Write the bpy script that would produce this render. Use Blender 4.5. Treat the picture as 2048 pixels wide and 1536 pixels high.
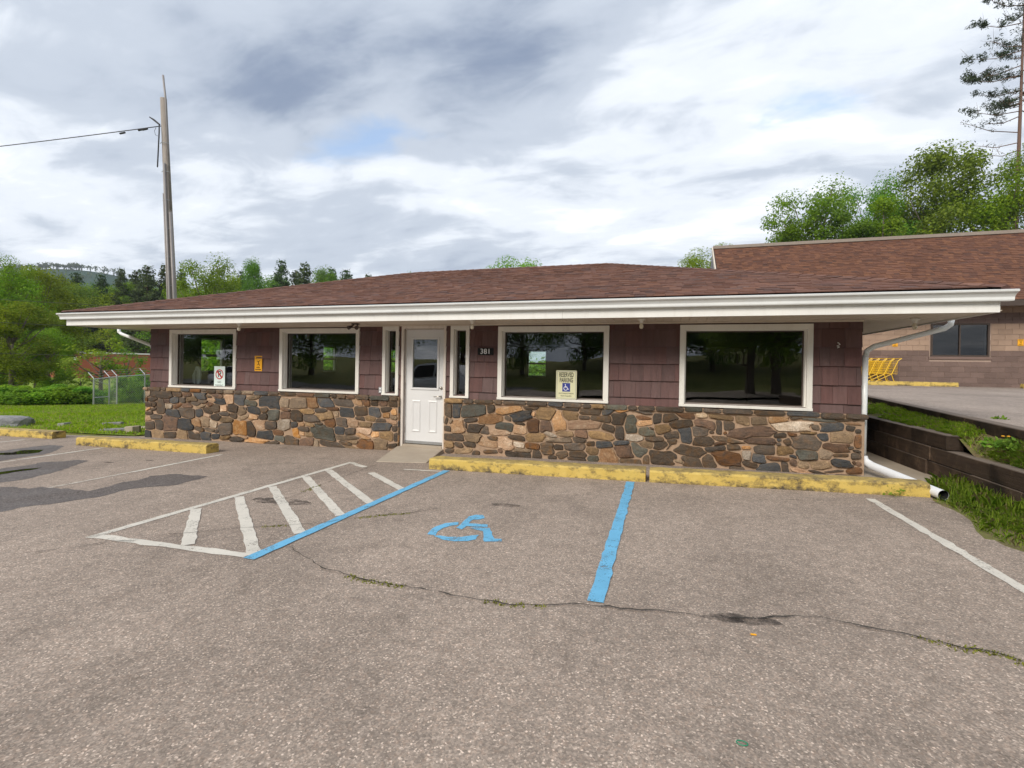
import bpy, bmesh, math, random
import numpy as np
from mathutils import Vector, Matrix
random.seed(7); rng = np.random.default_rng(11)
for o in list(bpy.data.objects): bpy.data.objects.remove(o)
S = bpy.context.scene
COL = S.collection
R = math.radians

# ---------------------------------------------------------------- camera
FPX, CAMP = 972.27, np.array([10.757, -7.8419, 1.4327])
YAW, PIT, ROL, PY = -.30259, -.002756, .016259, -32.23
_fw = np.array([math.sin(YAW)*math.cos(PIT), math.cos(YAW)*math.cos(PIT), math.sin(PIT)])
_rt = np.array([math.cos(YAW), -math.sin(YAW), 0.]); _up = np.cross(_rt, _fw)
C_R = math.cos(ROL)*_rt + math.sin(ROL)*_up
C_U = -math.sin(ROL)*_rt + math.cos(ROL)*_up
cd = bpy.data.cameras.new('camera'); cam = bpy.data.objects.new('camera', cd); COL.objects.link(cam)
cam.matrix_world = Matrix(((C_R[0], C_U[0], -_fw[0], CAMP[0]), (C_R[1], C_U[1], -_fw[1], CAMP[1]),
                           (C_R[2], C_U[2], -_fw[2], CAMP[2]), (0, 0, 0, 1)))
cd.sensor_width = 36; cd.sensor_fit = 'HORIZONTAL'; cd.lens = FPX/2048*36; cd.shift_y = PY/2048
cd.clip_start = .05; cd.clip_end = 4000
S.camera = cam
S.render.resolution_x = 1024; S.render.resolution_y = 768

# ---------------------------------------------------------------- world / sky
SUN_EL, SUN_AZ = 36, 200        # azimuth: degrees clockwise from +Y
w = bpy.data.worlds.new('World'); S.world = w; w.use_nodes = True
nt = w.node_tree; N = nt.nodes; L = nt.links
for n in list(N): N.remove(n)
def nd(t, **k):
    n = N.new(t)
    for a, b in k.items(): setattr(n, a, b)
    return n
def wmath(op, a, b=None, c=None):
    n = nd('ShaderNodeMath', operation=op)
    for i, v in enumerate((a, b, c)):
        if v is None: continue
        if isinstance(v, (int, float)): n.inputs[i].default_value = v
        else: L.new(v, n.inputs[i])
    return n.outputs[0]
out = nd('ShaderNodeOutputWorld'); bg = nd('ShaderNodeBackground'); L.new(bg.outputs[0], out.inputs[0])
sky = nd('ShaderNodeTexSky', sky_type='NISHITA', sun_disc=False)
sky.sun_elevation = R(SUN_EL); sky.sun_rotation = R(SUN_AZ); sky.air_density = 1.2; sky.dust_density = 1.5
bg.inputs[1].default_value = .095
tc = nd('ShaderNodeTexCoord'); sep = nd('ShaderNodeSeparateXYZ'); L.new(tc.outputs['Generated'], sep.inputs[0])
zc = wmath('ADD', wmath('MAXIMUM', sep.outputs[2], 0.0), .16)
cmb = nd('ShaderNodeCombineXYZ')
L.new(wmath('DIVIDE', sep.outputs[0], zc), cmb.inputs[0]); L.new(wmath('DIVIDE', sep.outputs[1], zc), cmb.inputs[1])
def wnoise(scale, det, rough, dist, off, st=(1, 1, 1)):
    m = nd('ShaderNodeMapping'); m.inputs['Location'].default_value = off; m.inputs['Scale'].default_value = st
    L.new(cmb.outputs[0], m.inputs[0])
    n = nd('ShaderNodeTexNoise'); n.inputs['Scale'].default_value = scale; n.inputs['Detail'].default_value = det
    n.inputs['Roughness'].default_value = rough; n.inputs['Distortion'].default_value = dist
    L.new(m.outputs[0], n.inputs['Vector']); return n.outputs[0]
def wramp(v, stops):
    r = nd('ShaderNodeValToRGB'); L.new(v, r.inputs[0]); e = r.color_ramp.elements
    while len(e) < len(stops): e.new(.5)
    for x, (p, c) in zip(e, stops): x.position = p; x.color = (*c, 1) if len(c) == 3 else c
    r.color_ramp.interpolation = 'EASE'; return r.outputs[0]
cmb_s = nd('ShaderNodeSeparateXYZ'); L.new(cmb.outputs[0], cmb_s.inputs[0])
def blob(px, py, rx, ry):
    d_ = C_R*((px-1024)/FPX) - C_U*((py-768-PY)/FPX) + _fw; d_ /= np.linalg.norm(d_); k = max(d_[2], 0)+.16
    dx = wmath('DIVIDE', wmath('SUBTRACT', cmb_s.outputs[0], float(d_[0]/k)), rx); dy = wmath('DIVIDE', wmath('SUBTRACT', cmb_s.outputs[1], float(d_[1]/k)), ry)
    q_ = wmath('SUBTRACT', 1., wmath('SQRT', wmath('ADD', wmath('MULTIPLY', dx, dx), wmath('MULTIPLY', dy, dy)))); return wmath('MAXIMUM', q_, -1.)
big = wnoise(.62, 4, .5, .2, (2.3, 1.1, 0), (1, 1.25, 1))
med = wnoise(1.7, 9, .55, .35, (5.2, 3.7, 0), (.8, 1.3, 1))
fin = wnoise(4.2, 8, .6, .6, (1.2, 8.7, 0), (.8, 1.4, 1))
shade = wmath('ADD', wmath('ADD', wmath('MULTIPLY', big, .52), wmath('MULTIPLY', med, .42)), wmath('MULTIPLY', fin, .17))
shade = wmath('ADD', shade, wmath('MULTIPLY', wmath('MAXIMUM', blob(1450, 190, .8, .7), 0.), .04))
shade = wmath('SUBTRACT', shade, wmath('MULTIPLY', wmath('MAXIMUM', blob(300, 60, .9, .6), wmath('MAXIMUM', blob(1050, 110, .55, .45), 0.)), .055))
ccol = wramp(shade, [(.36, (2.0, 2.5, 3.5)), (.51, (4.6, 5.1, 5.9)), (.59, (7.0, 7.4, 8.0)), (.70, (10.8, 10.9, 11.2))])
gap = wnoise(2.6, 8, .6, .5, (7.7, 1.9, 0))
gsum = wmath('ADD', wmath('MULTIPLY', gap, .9), wmath('MULTIPLY', wmath('MAXIMUM', blob(1610, 190, .28, .16), blob(730, 285, .34, .13)), .26))
gmask = wramp(gsum, [(.50, (0, 0, 0)), (.74, (.65, .65, .65))])
skyb = nd('ShaderNodeMix', data_type='RGBA', blend_type='MULTIPLY'); skyb.inputs[0].default_value = 1
L.new(sky.outputs[0], skyb.inputs[6]); skyb.inputs[7].default_value = (1.5, 1.7, 1.9, 1)
mx = nd('ShaderNodeMix', data_type='RGBA'); L.new(gmask, mx.inputs[0]); L.new(ccol, mx.inputs[6]); L.new(skyb.outputs[2], mx.inputs[7])
L.new(mx.outputs[2], bg.inputs[0])

sl = bpy.data.lights.new('sun', 'SUN'); sl.energy = 2.3; sl.angle = R(25); sl.color = (1, .93, .82)
so = bpy.data.objects.new('sun', sl); COL.objects.link(so)
sd = Vector((math.sin(R(SUN_AZ))*math.cos(R(SUN_EL)), math.cos(R(SUN_AZ))*math.cos(R(SUN_EL)), math.sin(R(SUN_EL))))
so.rotation_euler = sd.to_track_quat('Z', 'Y').to_euler(); so.location = (0, -20, 30)
vs = S.view_settings; vs.view_transform = 'Standard'; vs.look = 'None'; vs.gamma = 1; vs.exposure = .54; vs.use_curve_mapping = False

# ---------------------------------------------------------------- helpers
def ray(x, y): return C_R*((x-1024)/FPX) - C_U*((y-768-PY)/FPX) + _fw
def onpl(x, y, n, d):
    r = ray(x, y); n = np.array(n, float); return CAMP + r*((d-n@CAMP)/(n@r))
def aty(x, y, Y): return onpl(x, y, (0, 1, 0), Y)
def atx(x, y, X): return onpl(x, y, (1, 0, 0), X)
def atz(x, y, Z): return onpl(x, y, (0, 0, 1), Z)
def atd(x, y, t): return CAMP + t*ray(x, y)
GA, GB, GC = -.235, .019, -.01
def gz(x, y): return GA + GB*x + GC*y
def gnd(x, y, up=0.): return onpl(x, y, (-GB, -GC, 1), GA+up)
def sm(a, b, v):
    t = min(1, max(0, (v-a)/(b-a))); return t*t*(3-2*t)

class MB:
    def __init__(s): s.v = []; s.f = []
    def add(s, vs, fs):
        k = len(s.v); s.v += [tuple(map(float, p)) for p in vs]; s.f += [tuple(i+k for i in f) for f in fs]; return s
    def box(s, x0, x1, y0, y1, z0, z1):
        return s.add([(x0,y0,z0),(x1,y0,z0),(x1,y1,z0),(x0,y1,z0),(x0,y0,z1),(x1,y0,z1),(x1,y1,z1),(x0,y1,z1)],
              [(0,3,2,1),(4,5,6,7),(0,1,5,4),(1,2,6,5),(2,3,7,6),(3,0,4,7)])
    def tube(s, pts, r, n=8, caps=True):
        pts = [Vector(p) for p in pts]; rs = r if isinstance(r, (list, tuple)) else [r]*len(pts)
        rings = []; prev = None
        for i, p in enumerate(pts):
            a = pts[max(0, i-1)]; b = pts[min(len(pts)-1, i+1)]; t = (b-a).normalized()
            if prev is None: u = t.orthogonal().normalized()
            else:
                u = (prev - t*prev.dot(t));  u = u.normalized() if u.length > 1e-6 else t.orthogonal().normalized()
            prev = u; q = t.cross(u)
            rings.append([p + (u*math.cos(2*math.pi*k/n)+q*math.sin(2*math.pi*k/n))*rs[i] for k in range(n)])
        vs = [v for g in rings for v in g]; fs = []
        for i in range(len(rings)-1):
            for k in range(n):
                fs.append((i*n+k, i*n+(k+1) % n, (i+1)*n+(k+1) % n, (i+1)*n+k))
        if caps: fs += [tuple(range(n))[::-1], tuple(range((len(rings)-1)*n, len(rings)*n))]
        return s.add(vs, fs)
    def prism(s, poly, a, b):
        """poly: list of 3D points, extruded along vector from offset a to b"""
        a = Vector(a); b = Vector(b); n = len(poly); P = [Vector(p) for p in poly]
        return s.add([p+a for p in P]+[p+b for p in P], [tuple(range(n))[::-1], tuple(range(n, 2*n))] +
                     [(i, (i+1) % n, n+(i+1) % n, n+i) for i in range(n)])
    def lathe(s, prof, n=16, c=(0, 0, 0)):
        vs = []; fs = []
        for r, z in prof:
            for k in range(n): vs.append((c[0]+r*math.cos(2*math.pi*k/n), c[1]+r*math.sin(2*math.pi*k/n), c[2]+z))
        for i in range(len(prof)-1):
            for k in range(n): fs.append((i*n+k, i*n+(k+1) % n, (i+1)*n+(k+1) % n, (i+1)*n+k))
        fs += [tuple(range(n))[::-1], tuple(range((len(prof)-1)*n, len(prof)*n))]
        return s.add(vs, fs)
    def mesh(s, name, mat, smooth=False):
        me = bpy.data.meshes.new(name); me.from_pydata(s.v, [], s.f); me.update()
        if mat: me.materials.append(mat)
        if smooth: me.polygons.foreach_set('use_smooth', [True]*len(me.polygons))
        return me
    def build(s, name, mat, parent=None, smooth=False, bevel=0, fixn=False):
        me = s.mesh(name, mat, smooth)
        if fixn or bevel:
            bm = bmesh.new(); bm.from_mesh(me)
            bmesh.ops.recalc_face_normals(bm, faces=bm.faces)
            if bevel: bmesh.ops.bevel(bm, geom=list(bm.edges), offset=bevel, segments=1, affect='EDGES', profile=.5, clamp_overlap=True)
            bm.to_mesh(me); bm.free()
        return link(name, me, parent)
def link(name, me, parent=None):
    o = bpy.data.objects.new(name, me); COL.objects.link(o)
    if parent is not None: setpar(o, parent)
    return o
def wmat(o):
    m = o.matrix_basis.copy()
    if o.parent: m = wmat(o.parent) @ o.matrix_parent_inverse @ m
    return m
def setpar(o, p):
    o.parent = p; o.matrix_parent_inverse = wmat(p).inverted()
def tag(o, label=None, cat=None, group=None, kind=None):
    if label: o['label'] = label
    if cat: o['category'] = cat
    if group: o['group'] = group
    if kind: o['kind'] = kind
    return o
def thing(name, loc, label, cat, group=None):
    o = bpy.data.objects.new(name, None); COL.objects.link(o); o.location = [float(v) for v in loc]
    o.empty_display_size = .2
    return tag(o, label, cat, group)
def copy_tree(o, parent=None):
    c = o.copy(); COL.objects.link(c)
    if parent: c.parent = parent
    for ch in list(o.children): copy_tree(ch, c)
    return c
def np_mesh(name, V, F, mat, smooth=False):
    """V (n,3), F (m,k) same-size faces"""
    V = np.asarray(V, np.float32); F = np.asarray(F, np.int32); k = F.shape[1]
    me = bpy.data.meshes.new(name); me.vertices.add(len(V)); me.vertices.foreach_set('co', V.ravel())
    me.loops.add(F.size); me.loops.foreach_set('vertex_index', F.ravel())
    me.polygons.add(len(F)); me.polygons.foreach_set('loop_start', np.arange(len(F), dtype=np.int32)*k)
    me.polygons.foreach_set('loop_total', np.full(len(F), k, np.int32))
    if smooth: me.polygons.foreach_set('use_smooth', np.ones(len(F), bool))
    me.update(calc_edges=True); me.validate(); me.materials.append(mat); return me

# ---------------------------------------------------------------- materials
class M:
    def __init__(s, name, rough=.8, spec=.3, metal=0):
        s.m = bpy.data.materials.new(name); s.m.use_nodes = True; s.t = s.m.node_tree
        s.b = s.t.nodes['Principled BSDF']; s.b.inputs['Roughness'].default_value = rough
        s.b.inputs['Specular IOR Level'].default_value = spec; s.b.inputs['Metallic'].default_value = metal
        s._c = None
    def n(s, t, **k):
        x = s.t.nodes.new(t)
        for a, b in k.items(): setattr(x, a, b)
        return x
    def l(s, a, b): s.t.links.new(a, b)
    def val(s, i, v):
        if isinstance(v, (int, float)): i.default_value = v
        elif isinstance(v, tuple): i.default_value = (*v, 1) if len(v) == 3 else v
        else: s.l(v, i)
    def co(s, scale=(1, 1, 1), kind='Object', rot=(0, 0, 0), loc=(0, 0, 0)):
        if kind == 'World':
            g = s.n('ShaderNodeNewGeometry').outputs['Position']
        else:
            g = s.n('ShaderNodeTexCoord').outputs[kind]
        m = s.n('ShaderNodeMapping'); m.inputs['Scale'].default_value = scale; m.inputs['Rotation'].default_value = rot
        m.inputs['Location'].default_value = loc
        s.l(g, m.inputs[0]); return m.outputs[0]
    def noise(s, scale, det=4, rough=.55, vec=None, dist=0, out=0):
        x = s.n('ShaderNodeTexNoise'); x.inputs['Scale'].default_value = scale; x.inputs['Detail'].default_value = det
        x.inputs['Roughness'].default_value = rough; x.inputs['Distortion'].default_value = dist
        s.l(vec if vec is not None else s.co(kind='World'), x.inputs['Vector']); return x.outputs[out]
    def vor(s, scale, vec=None, feat='F1', out='Color'):
        x = s.n('ShaderNodeTexVoronoi', feature=feat); x.inputs['Scale'].default_value = scale
        s.l(vec if vec is not None else s.co(kind='World'), x.inputs['Vector']); return x.outputs[out]
    def ramp(s, v, stops, interp='LINEAR'):
        r = s.n('ShaderNodeValToRGB'); s.l(v, r.inputs[0]); e = r.color_ramp.elements; r.color_ramp.interpolation = interp
        while len(e) < len(stops): e.new(.5)
        for x, (p, c) in zip(e, stops):
            x.position = p; x.color = (c, c, c, 1) if isinstance(c, (int, float)) else (*c, 1)
        return r.outputs[0]
    def mix(s, f, a, b, mode='MIX'):
        x = s.n('ShaderNodeMix', data_type='RGBA', blend_type=mode)
        s.val(x.inputs[0], f); s.val(x.inputs[6], a); s.val(x.inputs[7], b); return x.outputs[2]
    def math(s, op, a, b=0.):
        x = s.n('ShaderNodeMath', operation=op); s.val(x.inputs[0], a); s.val(x.inputs[1], b); return x.outputs[0]
    def hsv(s, c, h=.5, sat=1., v=1.):
        x = s.n('ShaderNodeHueSaturation'); s.val(x.inputs['Hue'], h); s.val(x.inputs['Saturation'], sat); s.val(x.inputs['Value'], v)
        s.val(x.inputs['Color'], c); return x.outputs[0]
    def objrand(s): return s.n('ShaderNodeObjectInfo').outputs['Random']
    def isl(s): return s.n('ShaderNodeNewGeometry').outputs['Random Per Island']
    def rng(s, v, lo, hi):
        x = s.n('ShaderNodeMapRange'); s.l(v, x.inputs[0]); x.inputs[3].default_value = lo; x.inputs[4].default_value = hi; return x.outputs[0]
    def col(s, c): s.val(s.b.inputs['Base Color'], c); s._c = c; return s
    def rgh(s, v): s.val(s.b.inputs['Roughness'], v); return s
    def bump(s, h, strength=.3, dist=.01):
        x = s.n('ShaderNodeBump'); x.inputs['Strength'].default_value = strength; x.inputs['Distance'].default_value = dist
        s.l(h, x.inputs['Height']); s.l(x.outputs[0], s.b.inputs['Normal']); return s
    def cutout(s, mask):
        """mask 1 = keep, 0 = transparent"""
        t = s.n('ShaderNodeBsdfTransparent'); mx = s.n('ShaderNodeMixShader'); o = s.t.nodes['Material Output']
        s.val(mx.inputs[0], mask); s.l(t.outputs[0], mx.inputs[1]); s.l(s.b.outputs[0], mx.inputs[2]); s.l(mx.outputs[0], o.inputs[0]); return s

def simple(name, c, rough=.7, spec=.3, metal=0, var=.12, scale=6, bump=0):
    m = M(name, rough, spec, metal)
    n = m.noise(scale, 5, .6)
    m.col(m.hsv(c, .5, 1., m.rng(n, 1-var*2, 1+var*2)))
    if bump: m.bump(m.noise(scale*6, 4), bump, .006)
    return m.m

def mk_asphalt(name, base, spk=1.):
    m = M(name, .9, .25)
    w_ = m.co(kind='World')
    grain = m.vor(140, w_)
    g2 = m.vor(85, w_)
    sepc = m.n('ShaderNodeSeparateColor'); m.l(grain, sepc.inputs[0])
    sep2 = m.n('ShaderNodeSeparateColor'); m.l(g2, sep2.inputs[0])
    c = m.ramp(sepc.outputs[0], [(0, tuple(v*.62 for v in base)), (.45, tuple(v*.9 for v in base)), (.78, tuple(v*1.14 for v in base)),
               (.94, tuple(v*1.5 for v in base)), (1, tuple(v*2.7 for v in base))])
    c2 = m.ramp(sep2.outputs[1], [(0, tuple(v*.6 for v in base)), (.6, base), (.92, (base[0]*1.5, base[1]*1.25, base[2]*1.1)), (1, tuple(v*2.4 for v in base))])
    c = m.mix(.24, c, c2)
    big = m.noise(.55, 5, .6, w_)
    mid = m.noise(2.6, 6, .65, w_, .6)
    c = m.mix(1., c, m.ramp(big, [(.3, .80), (.5, .98), (.7, 1.1)]), 'MULTIPLY')
    c = m.mix(1., c, m.ramp(mid, [(.26, .72), (.38, .97), (.6, 1.02), (.8, 1.07)]), 'MULTIPLY')
    fine = m.noise(14, 3, .6, w_)
    c = m.mix(1., c, m.ramp(fine, [(.3, .86), (.7, 1.12)]), 'MULTIPLY')
    sm_ = m.noise(1.5, 5, .6, m.co(kind='World', loc=(3, 7, 0)), .8); c = m.mix(1., c, m.ramp(sm_, [(.30, .86), (.46, 1.), (.7, 1.03)]), 'MULTIPLY')
    tyre = m.noise(1., 4, .6, m.co((1.9, .22, 1), 'World')); c = m.mix(1., c, m.ramp(tyre, [(.34, .92), (.5, 1.), (.7, 1.04)]), 'MULTIPLY')
    oil = m.noise(.9, 3, .5, m.co(kind='World', loc=(31, 12, 0)), 1.2)
    c = m.mix(m.ramp(oil, [(.62, 0.), (.80, .40)]), c, (base[0]*.42, base[1]*.42, base[2]*.45))
    m.col(c); m.bump(m.math('ADD', sepc.outputs[0], m.math('MULTIPLY', mid, .8)), .28, .007)
    return m.m
ASPH = (.302, .246, .204)
MAT = {}
MAT['asphalt'] = mk_asphalt('asphalt', ASPH)
MAT['asphalt2'] = mk_asphalt('upper_asphalt', (.31, .26, .225))
MAT['road'] = mk_asphalt('road_asphalt', (.15, .145, .14))

def mk_paint(name, c, wear=.5, rough=.75):
    m = M(name, rough, .3); w_ = m.co(kind='World')
    n1 = m.noise(7, 6, .7, w_); n2 = m.noise(70, 3, .7, w_)
    m.col(m.hsv(c, .5, 1., m.rng(m.noise(3, 6, .7, w_), .70, 1.25)))
    sp = m.n('ShaderNodeSeparateColor'); m.l(m.vor(125, w_), sp.inputs[0])
    s_ = m.math('ADD', m.math('ADD', m.math('MULTIPLY', n1, .55), m.math('MULTIPLY', n2, .30)), m.math('MULTIPLY', sp.outputs[0], .16))
    m.cutout(m.ramp(s_, [(wear-.06, 0.), (wear+.05, .93)])); m.bump(n2, .3, .004)
    return m.m
MAT['white_paint'] = mk_paint('white_road_paint', (.64, .60, .53), .398)
MAT['white_faded'] = mk_paint('faded_white_road_paint', (.56, .50, .43), .46)
MAT['blue_paint'] = mk_paint('blue_road_paint', (.15, .43, .66), .40)

def mk_wet():
    m = M('wet_asphalt', .55, .3); w_ = m.co(kind='World')
    sp = m.n('ShaderNodeSeparateColor'); m.l(m.vor(105, w_), sp.inputs[0])
    m.col(m.ramp(sp.outputs[0], [(0, (.075, .063, .058)), (.6, (.125, .106, .098)), (.95, (.20, .17, .155)), (1, (.30, .26, .23))]))
    m.rgh(m.ramp(m.noise(1.3, 3, .5, w_), [(.35, .5), (.65, .8)])); m.bump(sp.outputs[0], .35, .005); m.cutout(m.ramp(m.noise(16, 5, .7, w_), [(.22, .35), (.45, .95)]))
    return m.m
MAT['wet'] = mk_wet()
m = M('old_oil_stain', .85, .2); w_ = m.co(kind='World'); m.col((.085, .07, .062)); m.cutout(m.ramp(m.noise(9, 6, .7, w_), [(.38, 0.), (.62, .75)])); MAT['stain'] = m.m
m = M('puddle_water', .02, .6); m.col((.018, .017, .012)); MAT['puddle'] = m.m
MAT['crack'] = simple('crack_dirt', (.045, .04, .034), .95, .1, var=.3, scale=20)

def mk_kerb():
    m = M('yellow_kerb_paint', .8, .3); w_ = m.co(kind='World')
    g = m.n('ShaderNodeNewGeometry'); sp = m.n('ShaderNodeSeparateXYZ'); m.l(g.outputs['Normal'], sp.inputs[0])
    sx = m.n('ShaderNodeTexCoord'); so_ = m.n('ShaderNodeSeparateXYZ'); m.l(sx.outputs['Object'], so_.inputs[0])
    n1 = m.noise(5.5, 7, .72, m.co((1, 1, 1.6), 'World')); n2 = m.noise(24, 5, .7, w_); n3 = m.noise(1.3, 3, .5, w_)
    yel = m.mix(m.noise(9, 4, .6, w_), (.52, .36, .075), (.66, .49, .15))
    s_ = m.math('ADD', m.math('ADD', m.math('MULTIPLY', n1, .55), m.math('MULTIPLY', n2, .28)), m.math('MULTIPLY', n3, .2))
    edge = m.math('MULTIPLY', m.math('ABSOLUTE', m.math('SUBTRACT', so_.outputs[2], .085)), 1.1)
    s_ = m.math('SUBTRACT', s_, edge)
    grime = m.ramp(s_, [(.36, 1.), (.43, .55), (.50, 0.)])
    c = m.mix(grime, yel, m.mix(n2, (.05, .042, .03), (.16, .12, .075)))
    top = m.ramp(m.math('ADD', m.math('MULTIPLY', sp.outputs[2], 1.), m.math('MULTIPLY', m.math('SUBTRACT', n2, .5), .8)), [(.55, 0.), (.95, .55)])  # up-facing sides painted darker, shading of the frontal light put into the colour
    c = m.mix(top, c, m.mix(n1, (.22, .16, .07), (.55, .42, .16)))
    m.col(c); m.bump(n2, .5, .01); return m.m
MAT['kerb'] = mk_kerb()

def mk_stone(name, a, b, c3, sc=1.):
    m = M(name, .72, .35); o_ = m.objrand()
    cw = m.co((1, 1, 1.0), 'World')
    off = m.n('ShaderNodeVectorMath', operation='ADD'); m.l(cw, off.inputs[0])
    mul = m.math('MULTIPLY', o_, 37.); cb = m.n('ShaderNodeCombineXYZ'); m.l(mul, cb.inputs[0]); m.l(mul, cb.inputs[2]); m.l(cb.outputs[0], off.inputs[1])
    v = off.outputs[0]
    st = m.n('ShaderNodeMapping'); st.inputs['Scale'].default_value = (5, 8, 22); m.l(v, st.inputs[0])
    rot = m.n('ShaderNodeMapping'); m.l(v, rot.inputs[0]); rot.inputs['Scale'].default_value = (7, 7, 16); rot.inputs['Rotation'].default_value = (0, .5, 0)
    n1 = m.noise(1.0, 6, .65, st.outputs[0], .8); n2 = m.noise(9*sc, 6, .65, v, .4); n3 = m.noise(60, 4, .7, v); n4 = m.noise(1., 5, .6, rot.outputs[0], 1.)
    c = m.mix(m.ramp(n1, [(.3, 0.), (.7, 1.)]), a, b)
    c = m.mix(m.ramp(n2, [(.48, 0.), (.66, .85)]), c, c3)
    c = m.hsv(c, .5, m.rng(o_, .75, 1.15), m.rng(m.math('FRACT', m.math('MULTIPLY', o_, 7.3)), .62, 1.35))
    c = m.mix(1., c, m.ramp(n3, [(.25, .5), (.5, 1.), (.75, 1.45)]), 'MULTIPLY')
    m.col(c); m.bump(m.math('ADD', m.math('MULTIPLY', n4, .8), m.math('ADD', n2, m.math('MULTIPLY', n3, .35))), .75, .018)
    return m.m
ST = {
 'D': mk_stone('dark_brown_stone', (.066, .048, .034), (.112, .084, .060), (.14, .078, .036)),
 'B': mk_stone('slate_blue_stone', (.045, .046, .049), (.085, .086, .088), (.11, .085, .06)),
 'R': mk_stone('rust_brown_stone', (.115, .058, .030), (.19, .092, .038), (.07, .05, .038)),
 'O': mk_stone('orange_stone', (.38, .20, .085), (.28, .135, .05), (.47, .30, .16)),
 'T': mk_stone('tan_stone', (.25, .165, .092), (.165, .112, .066), (.33, .22, .12)),
 'P': mk_stone('peach_stone', (.52, .31, .165), (.42, .235, .115), (.62, .44, .28)),
 'W': mk_stone('pale_quartz_stone', (.43, .33, .23), (.34, .25, .17), (.55, .46, .36)),
 'G': mk_stone('green_grey_stone', (.07, .072, .058), (.12, .112, .088), (.10, .07, .042)),
}
def mk_mortar():
    m = M('mortar', .95, .1); w_ = m.co(kind='World'); n = m.noise(22, 6, .7, w_); b = m.noise(1.6, 4, .6, w_)
    c = m.mix(n, (.33, .22, .145), (.50, .355, .25)); c = m.mix(1., c, m.ramp(b, [(.3, .78), (.7, 1.1)]), 'MULTIPLY')
    m.col(c); m.bump(n, .7, .012); return m.m
MAT['mortar'] = mk_mortar()

def mk_siding():
    m = M('plum_siding_paint', .6, .35); w_ = m.co(kind='World'); o_ = m.objrand()
    comb = m.noise(1., 2, .6, m.co((95, 95, 1.5), 'World')); st = m.noise(1., 5, .7, m.co((16, 16, 1.4), 'World')); n = m.noise(3, 5, .6, w_)
    c = m.mix(n, (.104, .050, .046), (.142, .073, .067))
    c = m.hsv(c, .5, m.rng(m.math('FRACT', m.math('MULTIPLY', o_, 5.7)), .8, 1.1), m.rng(o_, .86, 1.14))
    c = m.mix(1., c, m.ramp(st, [(.3, .74), (.55, 1.), (.8, 1.16)]), 'MULTIPLY')
    chip = m.noise(55, 3, .8, w_)
    c = m.mix(m.ramp(chip, [(.745, 0.), (.76, .6)]), c, (.34, .30, .28))
    m.col(c); m.rgh(m.rng(n, .45, .68)); m.bump(m.math('ADD', comb, m.math('MULTIPLY', n, .5)), .5, .005); return m.m
MAT['siding'] = mk_siding()

def mk_trim(name, c, dirt=.4, rough=.45):
    m = M(name, rough, .4); w_ = m.co(kind='World')
    st = m.noise(1., 5, .7, m.co((9, 9, 2.2), 'World')); n = m.noise(40, 4, .7, w_); b = m.noise(1.1, 3, .5, w_)
    cc = m.mix(m.ramp(st, [(.5, 0.), (.85, dirt)]), c, (c[0]*.55, c[1]*.5, c[2]*.42))
    cc = m.mix(m.ramp(n, [(.70, 0.), (.76, dirt)]), cc, (.25, .2, .15))
    cc = m.mix(1., cc, m.ramp(b, [(.3, .93), (.7, 1.04)]), 'MULTIPLY')
    m.col(cc); m.bump(n, .08, .004); return m.m
MAT['white'] = mk_trim('white_painted_trim', (.78, .76, .71), .35)
MAT['fascia'] = mk_trim('white_aluminium_fascia', (.80, .79, .76), .28, .38)
MAT['gutter'] = mk_trim('white_gutter_metal', (.80, .82, .82), .15, .28)
MAT['soffit'] = mk_trim('beige_vinyl_soffit', (.66, .58, .49), .25, .55)
MAT['doorw'] = mk_trim('white_door_paint', (.72, .72, .725), .08, .35)
MAT['frame_old'] = mk_trim('peeling_door_frame_paint', (.74, .68, .62), .75, .6)
MAT['dark'] = simple('dark_void', (.012, .011, .010), .9, .1)
MAT['under_and_shade'] = simple('black_underlayment_and_shade', (.02, .017, .016), .9, .1)
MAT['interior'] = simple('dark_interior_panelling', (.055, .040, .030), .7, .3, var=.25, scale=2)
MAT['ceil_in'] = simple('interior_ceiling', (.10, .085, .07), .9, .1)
MAT['metal'] = simple('galvanised_metal', (.42, .43, .44), .42, .5, .75, .1)
MAT['conduit'] = simple('weathered_conduit', (.27, .25, .24), .55, .4, .25, .1)
MAT['brass'] = simple('satin_nickel', (.45, .42, .38), .3, .5, .9, .05)
MAT['bronze'] = simple('brown_lamp_metal', (.07, .05, .04), .45, .4, .2)
MAT['bulb'] = simple('frosted_bulb_glass', (.68, .62, .50), .25, .5, 0, .03)
MAT['black'] = simple('black_ink', (.012, .012, .013), .6, .2, var=.02)
MAT['pvc'] = mk_trim('white_pvc', (.80, .82, .85), .12, .3)
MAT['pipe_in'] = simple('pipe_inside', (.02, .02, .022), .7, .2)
m = M('concrete', .9, .2); w_ = m.co(kind='World'); n = m.noise(3, 6, .65, w_)
m.col(m.mix(n, (.30, .25, .195), (.48, .41, .33))); m.bump(m.noise(70, 4), .3, .005); MAT['concrete'] = m.m

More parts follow.
